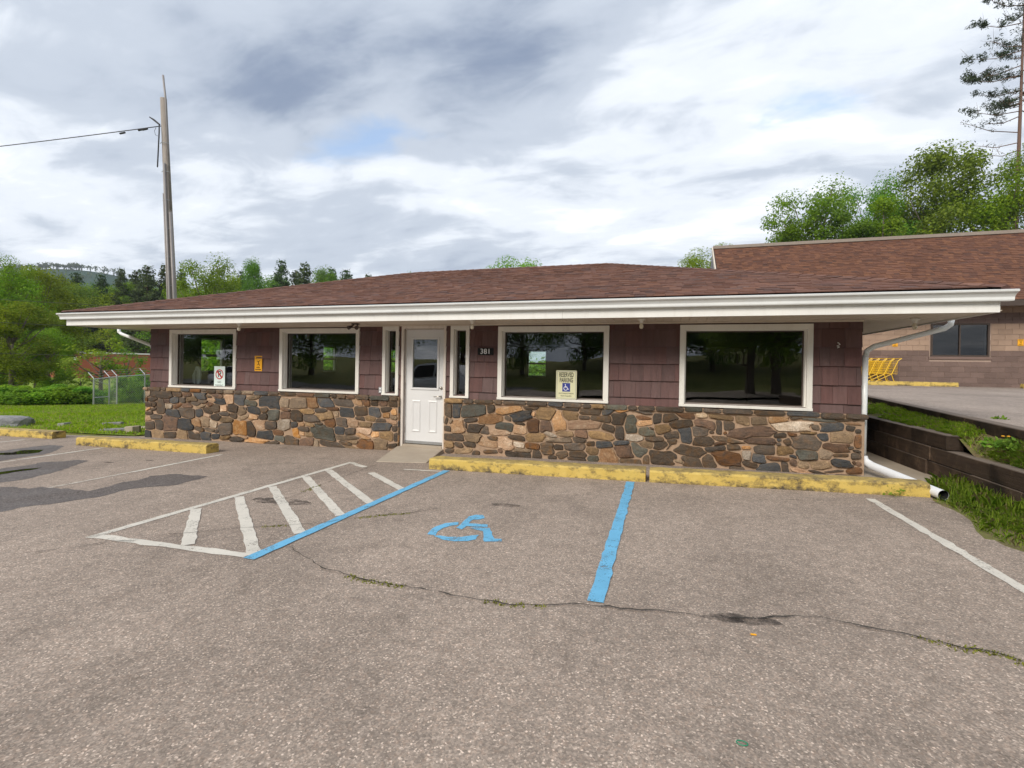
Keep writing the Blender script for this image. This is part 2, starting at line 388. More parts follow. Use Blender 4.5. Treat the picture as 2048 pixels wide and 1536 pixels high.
def mk_glass(name, wav=.012, sc=1.6, refl=1.0, tint=(.86, .9, .88)):
    m = M(name); t = m.t; o = t.nodes['Material Output']; t.nodes.remove(m.b)
    tr = m.n('ShaderNodeBsdfTransparent'); tr.inputs[0].default_value = (*tint, 1)
    gl = m.n('ShaderNodeBsdfGlossy'); gl.inputs['Roughness'].default_value = .004; gl.inputs['Color'].default_value = (refl, refl, refl, 1)
    fr = m.n('ShaderNodeFresnel'); fr.inputs[0].default_value = 1.62
    bp = m.n('ShaderNodeBump'); bp.inputs['Strength'].default_value = 1.; bp.inputs['Distance'].default_value = wav
    m.l(m.noise(sc, 1.2, .4, m.co((1, 1, 1.9), 'World'), .3), bp.inputs['Height'])
    m.l(bp.outputs[0], gl.inputs['Normal'])
    front = m.math('SUBTRACT', 1., m.n('ShaderNodeNewGeometry').outputs['Backfacing'])
    mx = m.n('ShaderNodeMixShader'); m.l(m.math('MULTIPLY', m.math('MULTIPLY', fr.outputs[0], 2.1), front), mx.inputs[0]); m.l(tr.outputs[0], mx.inputs[1]); m.l(gl.outputs[0], mx.inputs[2])
    m.l(mx.outputs[0], o.inputs[0]); return m.m
MAT['glass'] = mk_glass('window_glass', .0028, 1.1)
MAT['glass_shop'] = mk_glass('tinted_shop_glass', .001, 1., .45, (.5, .55, .6))
MAT['glass_back'] = mk_glass('rear_window_glass', .002, 1., .9, (.95, 1, .95))

def mk_shingle(name, cols, per):
    m = M(name, .92, .15); r = m.objrand() if per == 'obj' else m.isl()
    st = [(i/(len(cols)-1), c) for i, c in enumerate(cols)]
    c = m.ramp(r, st); w_ = m.co(kind='World'); n = m.noise(160, 3, .7, w_); b = m.noise(.7, 4, .6, w_)
    c = m.mix(1., c, m.ramp(n, [(.2, .6), (.8, 1.4)]), 'MULTIPLY'); c = m.mix(1., c, m.ramp(b, [(.3, .85), (.7, 1.1)]), 'MULTIPLY')
    m.col(c); m.bump(n, .5, .004); return m.m
RC = [(.105, .060, .049), (.172, .092, .069), (.132, .070, .056), (.20, .106, .077), (.105, .066, .060), (.162, .084, .063), (.142, .075, .061), (.185, .094, .065)]
MAT['sh_obj'] = mk_shingle('roof_shingle', RC, 'obj'); MAT['sh_isl'] = mk_shingle('roof_shingle_field', RC, 'isl')
NC = [(.095, .047, .034), (.135, .064, .042), (.175, .084, .050), (.108, .053, .039), (.15, .071, .045), (.088, .048, .038)]
MAT['nsh'] = mk_shingle('neighbour_roof_shingle', NC, 'isl')
def mk_block(name, a, b):
    m = M(name, .92, .15); o_ = m.objrand(); n = m.noise(50, 4, .7); s_ = m.noise(1.2, 4, .6)
    c = m.hsv(m.mix(n, a, b), .5, 1., m.rng(o_, .88, 1.12)); c = m.mix(1., c, m.ramp(s_, [(.3, .86), (.7, 1.07)]), 'MULTIPLY')
    m.col(c); m.bump(n, .5, .008); return m.m
MAT['blk_tan'] = mk_block('tan_split_block', (.30, .205, .15), (.39, .28, .21)); MAT['blk_br'] = mk_block('brown_block', (.145, .10, .085), (.205, .145, .125))
MAT['blk_mortar'] = simple('block_mortar', (.36, .27, .22), .95, .1)
def mk_timber():
    m = M('weathered_dark_timber', .9, .15); o_ = m.objrand(); w_ = m.co(kind='World')
    g = m.noise(1., 6, .7, m.co((20, 2.2, 26), 'World')); n = m.noise(4, 6, .7, w_); p = m.noise(1.6, 3, .5, w_)
    c = m.mix(g, (.030, .021, .016), (.10, .068, .048)); c = m.mix(m.ramp(n, [(.52, 0.), (.72, .7)]), c, (.17, .115, .075))
    c = m.mix(m.ramp(p, [(.36, .75), (.55, 0.)]), c, (.012, .010, .009))
    sp = m.noise(45, 3, .8, w_); c = m.mix(m.ramp(sp, [(.70, 0.), (.74, .5)]), c, (.24, .22, .13))
    nn = m.n('ShaderNodeNewGeometry'); s3 = m.n('ShaderNodeSeparateXYZ'); m.l(nn.outputs['Normal'], s3.inputs[0])
    c = m.mix(m.ramp(s3.outputs[2], [(.6, 0.), (.95, .8)]), c, m.mix(g, (.15, .12, .10), (.30, .25, .21)))
    c = m.hsv(c, .5, 1., m.rng(o_, .65, 1.35)); m.col(c); m.bump(m.math('ADD', g, n), .7, .015); return m.m
MAT['timber'] = mk_timber()
def mk_ground(name, a, b, c3, s1=1.5):
    m = M(name, .95, .1); w_ = m.co(kind='World'); n = m.noise(s1, 6, .65, w_); f = m.noise(28, 5, .7, w_); s_ = m.noise(.25, 4, .6, w_)
    c = m.mix(m.ramp(n, [(.35, 0.), (.65, 1.)]), a, b); c = m.mix(m.ramp(f, [(.5, 0.), (.75, .6)]), c, c3)
    c = m.mix(1., c, m.ramp(s_, [(.3, .85), (.7, 1.12)]), 'MULTIPLY'); m.col(c); m.bump(f, .8, .03); return m.m
MAT['lawn'] = mk_ground('lawn_soil', (.16, .24, .035), (.22, .28, .04), (.10, .13, .03))
MAT['grassg'] = mk_ground('rough_grass_ground', (.12, .15, .034), (.20, .19, .058), (.17, .13, .06), .5)
MAT['bank'] = mk_ground('bank_soil', (.17, .19, .05), (.20, .15, .09), (.13, .10, .06), 4)
def mk_leaf(name, a, b, tr=.35, hue=.03, straw=0.):
    m = M(name, .7, .12); o_ = m.objrand(); i_ = m.isl(); w_ = m.noise(.35, 3, .6)
    c = m.mix(i_, a, b)
    if straw: c = m.mix(m.ramp(m.math('FRACT', m.math('MULTIPLY', i_, 13.7)), [(1-straw-.01, 0.), (1-straw, 1.)]), c, (.38, .30, .13))
    c = m.hsv(c, m.rng(o_, .5-hue, .5+hue), m.rng(w_, .8, 1.1), m.rng(m.math('FRACT', m.math('MULTIPLY', o_, 9.7)), .8, 1.2))
    m.col(c); t = m.n('ShaderNodeBsdfTranslucent'); m.l(c, t.inputs[0]); mx = m.n('ShaderNodeMixShader'); mx.inputs[0].default_value = tr
    m.l(m.b.outputs[0], mx.inputs[1]); m.l(t.outputs[0], mx.inputs[2]); m.l(mx.outputs[0], m.t.nodes['Material Output'].inputs[0]); return m.m
MAT['leaf'] = mk_leaf('bright_leaf', (.14, .27, .007), (.31, .45, .014), .5)
MAT['leaf2'] = mk_leaf('mid_green_leaf', (.105, .205, .008), (.24, .36, .016), .5)
MAT['leaf3'] = mk_leaf('dark_green_leaf', (.085, .18, .010), (.20, .32, .020), .45)
MAT['needle'] = mk_leaf('pine_needle', (.048, .085, .026), (.115, .165, .048), .3)
MAT['needle2'] = mk_leaf('tall_pine_needle', (.035, .055, .03), (.075, .10, .045), .15, .01)
MAT['shrub'] = mk_leaf('shrub_leaf', (.10, .27, .006), (.26, .46, .014), .5, .02)
MAT['blade'] = mk_leaf('grass_blade', (.18, .32, .008), (.38, .50, .018), .45, .01, .10)
MAT['blade2'] = mk_leaf('long_grass_blade', (.22, .38, .008), (.46, .58, .03), .6, .01, .16)
MAT['moss'] = mk_leaf('crack_moss', (.20, .22, .02), (.36, .36, .05), .3, .01)
def mk_bark(name, a, b):
    m = M(name, .9, .15); n = m.noise(1., 6, .7, m.co((14, 14, 3), 'World')); m.col(m.mix(n, a, b)); m.bump(n, .8, .03); return m.m
MAT['bark'] = mk_bark('grey_bark', (.085, .068, .052), (.22, .185, .15)); MAT['pbark'] = mk_bark('pine_bark', (.10, .055, .04), (.23, .15, .12))
MAT['polewood'] = mk_bark('weathered_pole_wood', (.21, .18, .155), (.38, .34, .30))
MAT['brick'] = simple('far_red_brick', (.36, .115, .065), .9, .1, var=.12, scale=.8)
MAT['yellow'] = simple('yellow_cart_coating', (.80, .50, .02), .35, .45, 0, .05)
MAT['sign_y'] = simple('yellow_sign_face', (.80, .38, .012), .45, .4, 0, .04)
MAT['sign_w'] = simple('white_sign_face', (.68, .78, .76), .45, .4, 0, .04)
MAT['sign_c'] = simple('cream_sign_face', (.66, .64, .42), .4, .4, 0, .04)
MAT['sign_b'] = simple('blue_sign_face', (.035, .05, .26), .4, .4, 0, .04)
MAT['sign_r'] = simple('red_sign_ink', (.45, .02, .02), .5, .3, 0, .04)
MAT['white_ink'] = simple('white_ink', (.82, .82, .84), .5, .3, 0, .02)
MAT['rock'] = mk_stone('grey_boulder', (.14, .14, .15), (.28, .275, .28), (.36, .34, .30), .4)
MAT['rubber'] = simple('black_rubber', (.02, .02, .02), .7, .3)
MAT['cable'] = simple('cable_sheath', (.03, .03, .032), .6, .3)
MAT['dry'] = simple('dry_leaf_brown', (.22, .11, .05), .8, .2)

# ================================================================ SETTING
def Hf(x, y):
    x = np.asarray(x, float); y = np.asarray(y, float)
    def s_(a, b, v):
        t = np.clip((v-a)/(b-a), 0, 1); return t*t*(3-2*t)
    h = GA + GB*np.clip(x, -30, 13.6) + GC*np.clip(y, -14, 0) - .035 - .03*np.clip(y, 0, 14)
    h = h*(1-s_(15.0, 17, x)) + .45*s_(15.0, 17, x)
    h = h + s_(0, 12, x)*.20*np.clip(y-24, 0, 45)
    h = h + .10*np.clip(-28-y, 0, 30)
    return h
def Hs(x, y): return float(Hf(x, y))
ax = np.concatenate([-np.geomspace(700, 8, 34), np.arange(-7, 26, .8), np.geomspace(27, 700, 30)])
ay = np.concatenate([-np.geomspace(500, 8, 30), np.arange(-7, 30, .8), np.geomspace(31, 900, 30)])
X, Y = np.meshgrid(ax, ay); Z = Hf(X, Y)
V = np.stack([X, Y, Z], -1).reshape(-1, 3); nx = len(ax)
I = (np.arange(len(ay)-1)[:, None]*nx + np.arange(nx-1)[None]).ravel()
g = link('ground', np_mesh('ground', V, np.stack([I, I+1, I+1+nx, I+nx], 1), MAT['grassg'], True)); tag(g, kind='structure')

def sheet(name, pts, mat, parent=None, kind=None, up=0., zf=gz):
    """flat polygon laid on zf"""
    me = bpy.data.meshes.new(name); bm = bmesh.new()
    f = bm.faces.new([bm.verts.new((float(p[0]), float(p[1]), zf(p[0], p[1])+up)) for p in pts])
    if f.normal.z < 0 or True:
        bm.normal_update()
        if f.normal.z < 0: f.normal_flip()
    bmesh.ops.triangulate(bm, faces=[f]); bm.to_mesh(me); bm.free(); me.materials.append(mat)
    o = link(name, me, parent)
    if kind: tag(o, kind=kind)
    return o
def wob(pts, amp, step=.12, closed=True):
    """subdivide a polygon and jitter it so that edges look hand-made"""
    o = []; n = len(pts)
    for i in range(n if closed else n-1):
        a = np.array(pts[i][:2], float); b = np.array(pts[(i+1) % n][:2], float); k = max(1, int(np.linalg.norm(b-a)/step))
        for j in range(k):
            q = a + (b-a)*j/k + (rng.normal(0, amp, 2) if j else 0); o.append(q)
    if not closed: o.append(np.array(pts[-1][:2], float))
    return o

lot_pts = [(-34, -14.5), (16, -14.5), (14.2, -9), (13.75, -5.5), (13.55, -4)] + \
    [tuple(gnd(*p)[:2]) for p in [(2048, 1104), (2010, 1092), (1989, 1080), (1970, 1078), (1953, 1063), (1942, 1042), (1925, 1030), (1907, 1020), (1885, 1012), (1866, 1001)]] + \
    [(13.75, -1.0), (13.9, -.3), (13.6, .04), (-.06, .04), (-1, -.25), (-2.2, -.4), (-6, -.35), (-12, -.3), (-34, 1.5)]
lot = sheet('parking_lot', wob(lot_pts, .015, .25), MAT['asphalt'], kind='structure')
side = sheet('side_walkway', [(13.30, -.62), (13.7, -.72), (14.0, -.35), (14.3, -.2), (14.3, 9.5), (13.30, 9.5)], MAT['concrete'], kind='structure', up=.005)
road = sheet('road', [(-120, -25.5), (120, -25.5), (120, -18), (-120, -18)], MAT['road'], kind='structure', zf=lambda x, y: Hs(x, y)+.03)
apron = sheet('driveway_apron', [(-34, -18.1), (20, -18.1), (16, -14.4), (-34, -14.4)], MAT['asphalt2'], kind='structure', zf=lambda x, y: Hs(x, y)+.026)

# ---- painted markings, children of the lot
UP = .004
def stroke(name, a, b, w_, mat, amp=.004, up=UP):
    a = np.array(a[:2], float); b = np.array(b[:2], float); d = (b-a)/np.linalg.norm(b-a); n = np.array([-d[1], d[0]])*w_/2
    return sheet(name, wob([a+n, b+n, b-n, a-n], amp, .09), mat, lot, up=up)
WP, BP_, WF = MAT['white_paint'], MAT['blue_paint'], MAT['white_faded']
tri_tip, tri_top, tri_end = (6.17, -4.93), (6.13, -1.36), (7.80, -4.90)
stroke('painted_line', (6.165, -5.0), (6.125, -1.33), .085, WP)
stroke('painted_line', (6.13, -4.95), (7.76, -4.91), .085, WP, .006)
stroke('painted_line', (6.14, -1.36), (6.56, -1.62), .085, WP, .008)
for a, b in [((392,1018.6),(375,1091)), ((478,994),(509,1110)), ((545,974),(601,1067.5)), ((611,954),(681,1032)), ((656,940.5),(742,1007)), ((742,946),(804.5,979.6))]:
    stroke('hatch_bar', gnd(*a), gnd(*b), .098, WP, .004, UP+.002)
stroke('painted_line', gnd(808, 939), gnd(888, 943.5), .05, WP)
stroke('blue_line', (7.83, -4.97), (7.83, -1.5), .10, BP_, .003, UP+.004)
stroke('blue_line', (10.385, -4.88), (10.375, -1.45), .10, BP_, .004, UP+.004)
stroke('painted_line', (13.0, -4.6), (12.97, -1.5), .085, WP, .006)
stroke('painted_line', (13.0, -9.5), (13.0, -4.75), .085, WP, .006)
stroke('painted_line', (3.58, -1.40), (3.66, -2.9), .075, WP, .003)
stroke('painted_line', (3.66, -2.9), (3.69, -3.9), .07, WF, .004)
stroke('painted_line', (.82, -1.47), (.92, -2.7), .075, WP, .003)
stroke('painted_line', (.92, -2.7), (1.0, -4.2), .07, WF, .004)
stroke('painted_line', (-1.95, -1.2), (-1.9, -3.4), .075, WP, .003)
def zp(l, ox, oy, s): return [(x/s+ox, y/s+oy) for x, y in l]
sym = [[(330,562),(240,570),(175,593),(138,620),(118,646),(175,652),(190,625),(225,603),(280,587),(330,580)],
       [(160,656),(225,684),(300,694),(395,692),(450,680),(472,650),(418,654),(350,664),(260,664),(205,654)],
       [(315,602),(400,525),(450,512),(500,515),(510,535),(470,545),(430,545),(400,572),(530,578),(528,598),(385,590),(355,612)],
       [(405,604),(450,597),(548,603),(577,676),(628,678),(625,696),(505,696),(498,625),(460,616)]]
for pl in sym: sheet('wheelchair_symbol_stroke', wob([gnd(*p) for p in zp(pl, 820, 880, 3.413)], .003, .05), BP_, lot, up=UP)
wet = [[(-300,620),(0,608),(100,605),(200,625),(330,605),(450,615),(560,625),(700,640),(800,615),(870,600),(960,570),(1080,555),(1180,520),(1270,515),(1390,503),(1470,512),(1560,515),(1635,522),(1600,535),(1500,560),(1400,590),(1200,605),(1050,620),(900,655),(760,690),(600,710),(450,735),(300,750),(150,770),(0,805),(-300,850)],
       [(-300,490),(0,465),(100,450),(250,430),(350,410),(500,405),(620,392),(700,400),(640,420),(540,450),(430,490),(300,520),(200,545),(100,560),(0,573),(-300,590)],
       [(-300,355),(0,325),(100,310),(250,290),(400,275),(500,285),(470,305),(420,330),(350,350),(200,370),(100,385),(0,403),(-300,430)]]
for pl in wet: sheet('wet_stain', wob([gnd(*p) for p in zp(pl, 0, 820, 3.938)], .018, .07), MAT['wet'], lot, up=.002)
pud = [[(-280,505),(0,490),(80,480),(200,465),(330,455),(260,472),(160,484),(60,501),(0,510),(-280,545)],
       [(-280,360),(0,340),(110,335),(160,320),(230,316),(345,315),(310,335),(240,345),(150,350),(60,356),(0,354),(-280,390)]]
for pl in pud: sheet('puddle', wob([gnd(*p) for p in zp(pl, 0, 820, 3.938)], .012, .07), MAT['puddle'], lot, up=.0045)
for c_, r_ in [((1010, 1010), .10), ((560, 1003), .22), ((218, 925), .06), ((300, 921), .05), ((1440, 1237), .07), ((1500, 1240), .09), ((1590, 1000), .05)]:
    c0 = gnd(*c_); sheet('oil_stain', wob([(c0[0]+r_*(1+.3*random.random())*math.cos(t*.7)*1.6, c0[1]+r_*.5*(1+.4*random.random())*math.sin(t*.7)) for t in range(9)], .012, .04), MAT['stain'], lot, up=.0025)
cracks = [[(578,1095),(601,1110),(625,1122),(644,1138),(679.5,1145.6),(718.6,1159),(765,1169),(808,1173),(843.6,1179),(902,1192.5),(957,1202),(990,1205),(1025,1212.5),(1069,1212.5),(1127.6,1211),(1166,1211),(1201,1215.5),(1259.5,1220),(1318,1223),(1364,1228.6),(1433,1237.4),(1516.6,1240),(1590.6,1234),(1655.5,1240),(1748,1259.6),(1840.6,1278),(1933,1301),(1989,1308),(2048,1327),(2200,1370)],
          [(20,1112),(172,1093),(218.6,1085),(265.5,1083),(316,1073),(394,1065.5),(453,1059.7),(531,1054),(590,1050.7),(640.5,1048),(699,1039),(757.6,1031.6),(824,1026.5),(886.6,1016.7)],
          [(550,1003),(590,992),(621,977.7),(671.7,960),(718.6,942.5),(757.7,928.8)],
          [(632,920),(668,914)], [(1815,1110),(1850,1120)], [(820,1028),(840,1022),(860,1018)]]
mossc = []
for ci, pl in enumerate(cracks):
    P = wob([gnd(*p) for p in pl], .007, .05, False); mb = MB(); n = len(P); vs_ = []
    for i, q in enumerate(P):
        t = P[min(i+1, n-1)]-P[max(i-1, 0)]; t = t/np.linalg.norm(t); nn = np.array([-t[1], t[0]])
        wd = (.0042 if ci == 0 else .003)*(.3+1.2*random.random()) if 0 < i < n-1 else .001
        for sgn in (1, -1): r_ = q+nn*sgn*wd; vs_.append((r_[0], r_[1], gz(*r_)+.0105))
    mb.add(vs_, [(2*i, 2*i+1, 2*i+3, 2*i+2) for i in range(n-1)]); mb.build('asphalt_crack', MAT['crack'], lot, fixn=True)
    if ci < 3:
        ph = random.random()*9
        for i, q in enumerate(P):
            a = math.sin(i*.31+ph)+math.sin(i*.113+ph*2)*1.1
            if a > (.75 if ci == 0 else .95): mossc += [q+rng.normal(0, .010+.006*a, 2) for _ in range(int(5+9*a))]

def blades(name, P, h0, h1, w_, mat, lean=.35, parent=None, bend=True):
    P = np.asarray(P, float); n = len(P); h = rng.uniform(h0, h1, n); a = rng.uniform(0, 2*np.pi, n); l = np.abs(rng.normal(0, lean, n))
    d = np.stack([np.cos(a), np.sin(a), 0*a], 1); s_ = np.stack([-np.sin(a), np.cos(a), 0*a], 1)*(w_*rng.uniform(.6, 1.3, n)/2)[:, None]
    up_ = np.array([0, 0, 1.])
    mid = P + d*(h*l*.35)[:, None] + up_*(h*.6)[:, None]; tip = P + d*(h*l)[:, None] + up_*(h*np.sqrt(np.clip(1-.5*l*l, .2, 1)))[:, None]
    Vv = np.stack([P-s_, P+s_, mid+s_*.75, tip, mid-s_*.75], 1).reshape(-1, 3); b = np.arange(n)[:, None]*5
    o = link(name, np_mesh(name, Vv, b+np.arange(5)[None], mat), parent); return tag(o, kind='stuff')
mp = np.array([(q[0], q[1], gz(q[0], q[1])) for q in mossc])
blades('moss', mp, .004, .017, .008, MAT['moss'], .9, lot)

# ---- lawn on the left
def inpoly(P, poly):
    x, y = P[:, 0], P[:, 1]; c = np.zeros(len(P), bool); n = len(poly); j = n-1
    for i in range(n):
        xi, yi = poly[i][:2]; xj, yj = poly[j][:2]
        c ^= ((yi > y) != (yj > y)) & (x < (xj-xi)*(y-yi)/(yj-yi+1e-12)+xi); j = i
    return c
def scatter(poly, n):
    poly = np.array([p[:2] for p in poly], float); lo, hi = poly.min(0), poly.max(0)
    P = rng.uniform(lo, hi, (int(n*((hi-lo).prod()/max(.1, abs(np.sum(poly[:, 0]*np.roll(poly[:, 1], -1)-poly[:, 1]*np.roll(poly[:, 0], -1)))/2))), 2))
    return P[inpoly(P, poly)]
lawn_poly = [(-.1, .1), (-.95, -.12), (-2.2, -.28), (-6, -.22), (-12, -.15), (-34, 1.7), (-34, 14), (-14, 18), (-.1, 18)]
lawn = sheet('lawn', lawn_poly, MAT['lawn'], kind='structure', zf=lambda x, y: Hs(x, y)+.02)
# grid so that the lawn follows the slope
LX = np.linspace(-34, -.06, 60); LY = np.linspace(-.4, 18, 40); gx, gy = np.meshgrid(LX, LY)
Pg = np.stack([gx.ravel(), gy.ravel()], 1); keep = inpoly(Pg, lawn_poly)
gI = (np.arange(39)[:, None]*60+np.arange(59)[None]).ravel(); Fq = np.stack([gI, gI+1, gI+61, gI+60], 1); Fq = Fq[keep[Fq].all(1)]
old = lawn.data; lawn.data = np_mesh('lawn', np.stack([Pg[:, 0], Pg[:, 1], Hf(Pg[:, 0], Pg[:, 1])+.022], 1), Fq, MAT['lawn']); bpy.data.meshes.remove(old)
Pl = scatter([(-.15, .3), (-1.6, .05), (-4, .0), (-12, .1), (-26, 2.5), (-26, 11), (-14, 12), (-.15, 9)], 90000)
den = np.sin(Pl[:, 0]*1.7+1)*np.sin(Pl[:, 1]*2.1)+rng.normal(0, .5, len(Pl)); Pl = Pl[den > -.75]
blades('lawn_grass', np.c_[Pl, Hf(Pl[:, 0], Pl[:, 1])+.015], .03, .10, .022, MAT['blade'], .55)
# ---- right hand grass strip below the retaining wall
strip = [(13.62, -1.35), (13.62, -1.8), (13.57, -2.16), (13.43, -2.53), (13.44, -2.8), (13.5, -3.1), (13.6, -4.2), (13.8, -5.6), (14.3, -9), (15.5, -9), (14.3, -1.0), (14.28, -.25), (14.0, -.3), (13.86, -.7), (13.95, -1.1)]
vsoil = [(13.2, -1.25), (13.2, -9), (16.2, -9.2), (14.45, -1.0), (14.45, -.25), (13.95, -.28), (13.7, -.7)]
gs = sheet('grass_verge', vsoil, MAT['bank'], kind='structure', up=-.006)
Ps = scatter(strip, 30000); Ps = Ps[Ps[:, 1] > -6]
edge = np.sin(Ps[:, 1]*9)*.05+13.72; keep = (Ps[:, 0] > edge) | (rng.random(len(Ps)) < .4)
Ps = Ps[keep]; blades('verge_grass', np.c_[Ps, gz(Ps[:, 0], Ps[:, 1])], .02, .085, .005, MAT['blade2'], .7)
Pt = scatter([(13.85, -.75), (14.25, -.3), (14.3, -2.3), (13.85, -1.5)], 750); blades('tall_grass', np.c_[Pt, gz(Pt[:, 0], Pt[:, 1])], .08, .19, .005, MAT['blade2'], .5)

# ---- retaining wall of timbers
RWX = 14.26
rw = thing('retaining_wall', (RWX, 2, 0), 'stepped retaining wall of dark weathered timbers beside the stone building', 'retaining wall')
for k, (y0, y1, z0, z1) in enumerate([(-8.5, 10.5, -.12, .235), (-7.9, 10.5, .235, .435), (-.17, 10.5, .435, .63)]):
    y = y0
    while y < y1-.05:
        l_ = min(random.uniform(.55, 1.3), y1-y); j = random.uniform(-.012, .012)
        dz = .012*max(0, 1.5-y)/1.5 if k else 0
        b_ = MB().box(RWX+j, RWX+.19+j, y+.002, y+l_-.004, z0+.004+(0 if k == 0 else 0), z1-.003+random.uniform(-.004, .006))
        b_.build('timber', MAT['timber'], rw, bevel=.008); y += l_
# upper lot, kerb timber and grassy bank
def zu(x, y): return .80 + .0105*(y+1)
EP = [(1720, 788.5), (1790, 803), (1850, 816), (1905, 827), (1960, 838), (2048, 858)]
edge_pts = [onpl(*p, (0, -.0105, 1), .8105) for p in EP]
e0, e1 = edge_pts[0], edge_pts[-1]; dv = (e1-e0)/np.linalg.norm(e1-e0)
near = e1+dv*7; far = e0-dv*((e0[1]-13.6)/dv[1])*1.0 if False else e0 + (e0-e1)/abs(e0[1]-e1[1])*max(0, 13.7-e0[1])
up = sheet('upper_parking_lot', [near, e1, e0, far, (40, far[1]+3), (40, near[1])], MAT['asphalt2'], kind='structure', zf=zu)
kr = thing('edge_kerb', (e0+e1)/2, 'long low dark concrete kerb edging the upper parking lot above the grassy bank', 'kerb')
KP = [near, e1, e0, far]; side_n = np.array([-dv[1], dv[0], 0]); side_n = side_n if side_n[0] < 0 else -side_n
allp = [np.array([*(np.array(near[:2])+(np.array(far[:2])-np.array(near[:2]))*t), 0]) for t in np.linspace(0, 1, 9)]
for a, b in zip(allp[:-1], allp[1:]):
    d = (b-a)/np.linalg.norm(b-a); nn = np.array([-d[1], d[0], 0]); nn = nn if nn[0] < 0 else -nn
    a2 = a+d*.01; b2 = b-d*.01
    poly = [a2+nn*.16, b2+nn*.16, b2-nn*.02, a2-nn*.02]
    MB().add([(p[0], p[1], zu(*p[:2])-.26) for p in poly]+[(p[0], p[1], zu(*p[:2])+.018) for p in poly], [(0,1,2,3),(4,7,6,5),(0,4,5,1),(1,5,6,2),(2,6,7,3),(3,7,4,0)]).build('kerb_block', MAT['timber'], kr, fixn=True, bevel=.01)
# bank
def edge_x(y):
    t = (y-near[1])/(far[1]-near[1]); return near[0]+(far[0]-near[0])*t
def bank_z(x, y):
    ex = edge_x(y)-.12; t = np.clip((x-(RWX+.15))/(ex-RWX-.15), 0, 1)
    z0 = .60 if y > -.2 else .60-.19*min(1, (-.2-y)/.35)
    return z0 + (zu(ex, y)-.10-z0)*(t**.8) + .02*math.sin(x*7)*math.sin(y*6)
bv = []; nyb, nxb = 70, 12; by = np.linspace(-7.5, 13.5, nyb)
for y in by:
    for t in np.linspace(0, 1, nxb):
        x = RWX+.12+(edge_x(y)-.08-RWX-.12)*t; bv.append((x, y, bank_z(x, y)))
bI = (np.arange(nyb-1)[:, None]*nxb+np.arange(nxb-1)[None]).ravel()
bank = link('grass_bank', np_mesh('grass_bank', bv, np.stack([bI, bI+1, bI+1+nxb, bI+nxb], 1), MAT['bank'], True)); tag(bank, kind='structure')
yb = np.concatenate([rng.uniform(-3, 4, 34000), rng.uniform(4, 13, 14000)]); tb = rng.random(len(yb)); xb = RWX+.16+(edge_x(yb)-.14-RWX-.16)*tb
clump = np.sin(xb*5.1+yb*2.3)+np.sin(yb*3.7-xb*2.1)+rng.normal(0, .5, len(yb)); kb = clump > -.35
xb, yb = xb[kb], yb[kb]; blades('bank_grass', np.array([(a, b, bank_z(a, b)-.005) for a, b in zip(xb, yb)]), .02, .085, .006, MAT['blade2'], .7)
def leafy(name, c, n, r, h, size, mat, label, cat, group=None):
    t = thing(name, c, label, cat, group); a = rng.uniform(0, 2*np.pi, n); rr = r*np.sqrt(rng.random(n)); zz = h*rng.random(n)**.7
    P = np.stack([c[0]+rr*np.cos(a), c[1]+rr*np.sin(a), c[2]+zz*(1-.5*(rr/r)**2)], 1)
    link('foliage', leaf_mesh('foliage', P, size, mat), t); mb = MB()
    for k in range(3): mb.tube([(c[0], c[1], c[2]-.01), (c[0]+rng.normal(0, r*.4), c[1]+rng.normal(0, r*.4), c[2]+h*.8)], .004, 5)
    mb.build('stem', MAT['shrub'], t); return t
def leaf_mesh(name, P, size, mat, nrm=None, droop=.0, ratio=.5, rnd=.8):
    P = np.asarray(P, float); n = len(P); s_ = size*rng.uniform(.6, 1.3, n)
    if nrm is None: nrm = np.tile([0, 0, 1.], (n, 1))
    nr = nrm + rng.normal(0, rnd, (n, 3)); nr /= np.linalg.norm(nr, axis=1)[:, None]+1e-9
    a = rng.normal(0, 1, (n, 3)); a[:, 2] -= droop; a -= nr*(a*nr).sum(1)[:, None]; a /= np.linalg.norm(a, axis=1)[:, None]+1e-9
    b = np.cross(nr, a); a = a*s_[:, None]; b = b*(s_*ratio)[:, None]
    Vv = np.stack([P-a*.5, P+b*.5+a*.05, P+a*.5-nr*(s_*.12)[:, None], P-b*.5+a*.05], 1).reshape(-1, 3)
    return np_mesh(name, Vv, np.arange(n)[:, None]*4+np.arange(4)[None], mat)
for i, (px, py, lab) in enumerate([(2000, 852, 'broad leafy weed growing against the edge kerb of the upper lot'), (2010, 893, 'low dandelion plant with a yellow bloom on the bank by the kerb'), (1960, 905, 'spreading plant with moss beside it on the step of the timber wall')]):
    c = atz(px, py, .62 if i == 1 else (.72 if i == 0 else .5)); c = np.array([max(c[0], RWX+.25), c[1], 0]); c[2] = bank_z(c[0], c[1])
    wd = leafy('weed_plant', c, 90, .13, .14, .07, MAT['shrub'], lab, 'weed')
    if i == 1:
        for q in range(2): MB().lathe([(.004, 0), (.018, .008), (.012, .014)], 8, c+np.array([.05*q-.1, -.04, .15])).build('flower', MAT['sign_y'], wd)
c = gnd(1830, 990); leafy('kerb_weed', np.array([c[0]-.25, c[1]-.03, c[2]]), 130, .16, .13, .045, MAT['shrub'], 'small green weed sprouting in front of the yellow kerb end', 'weed')

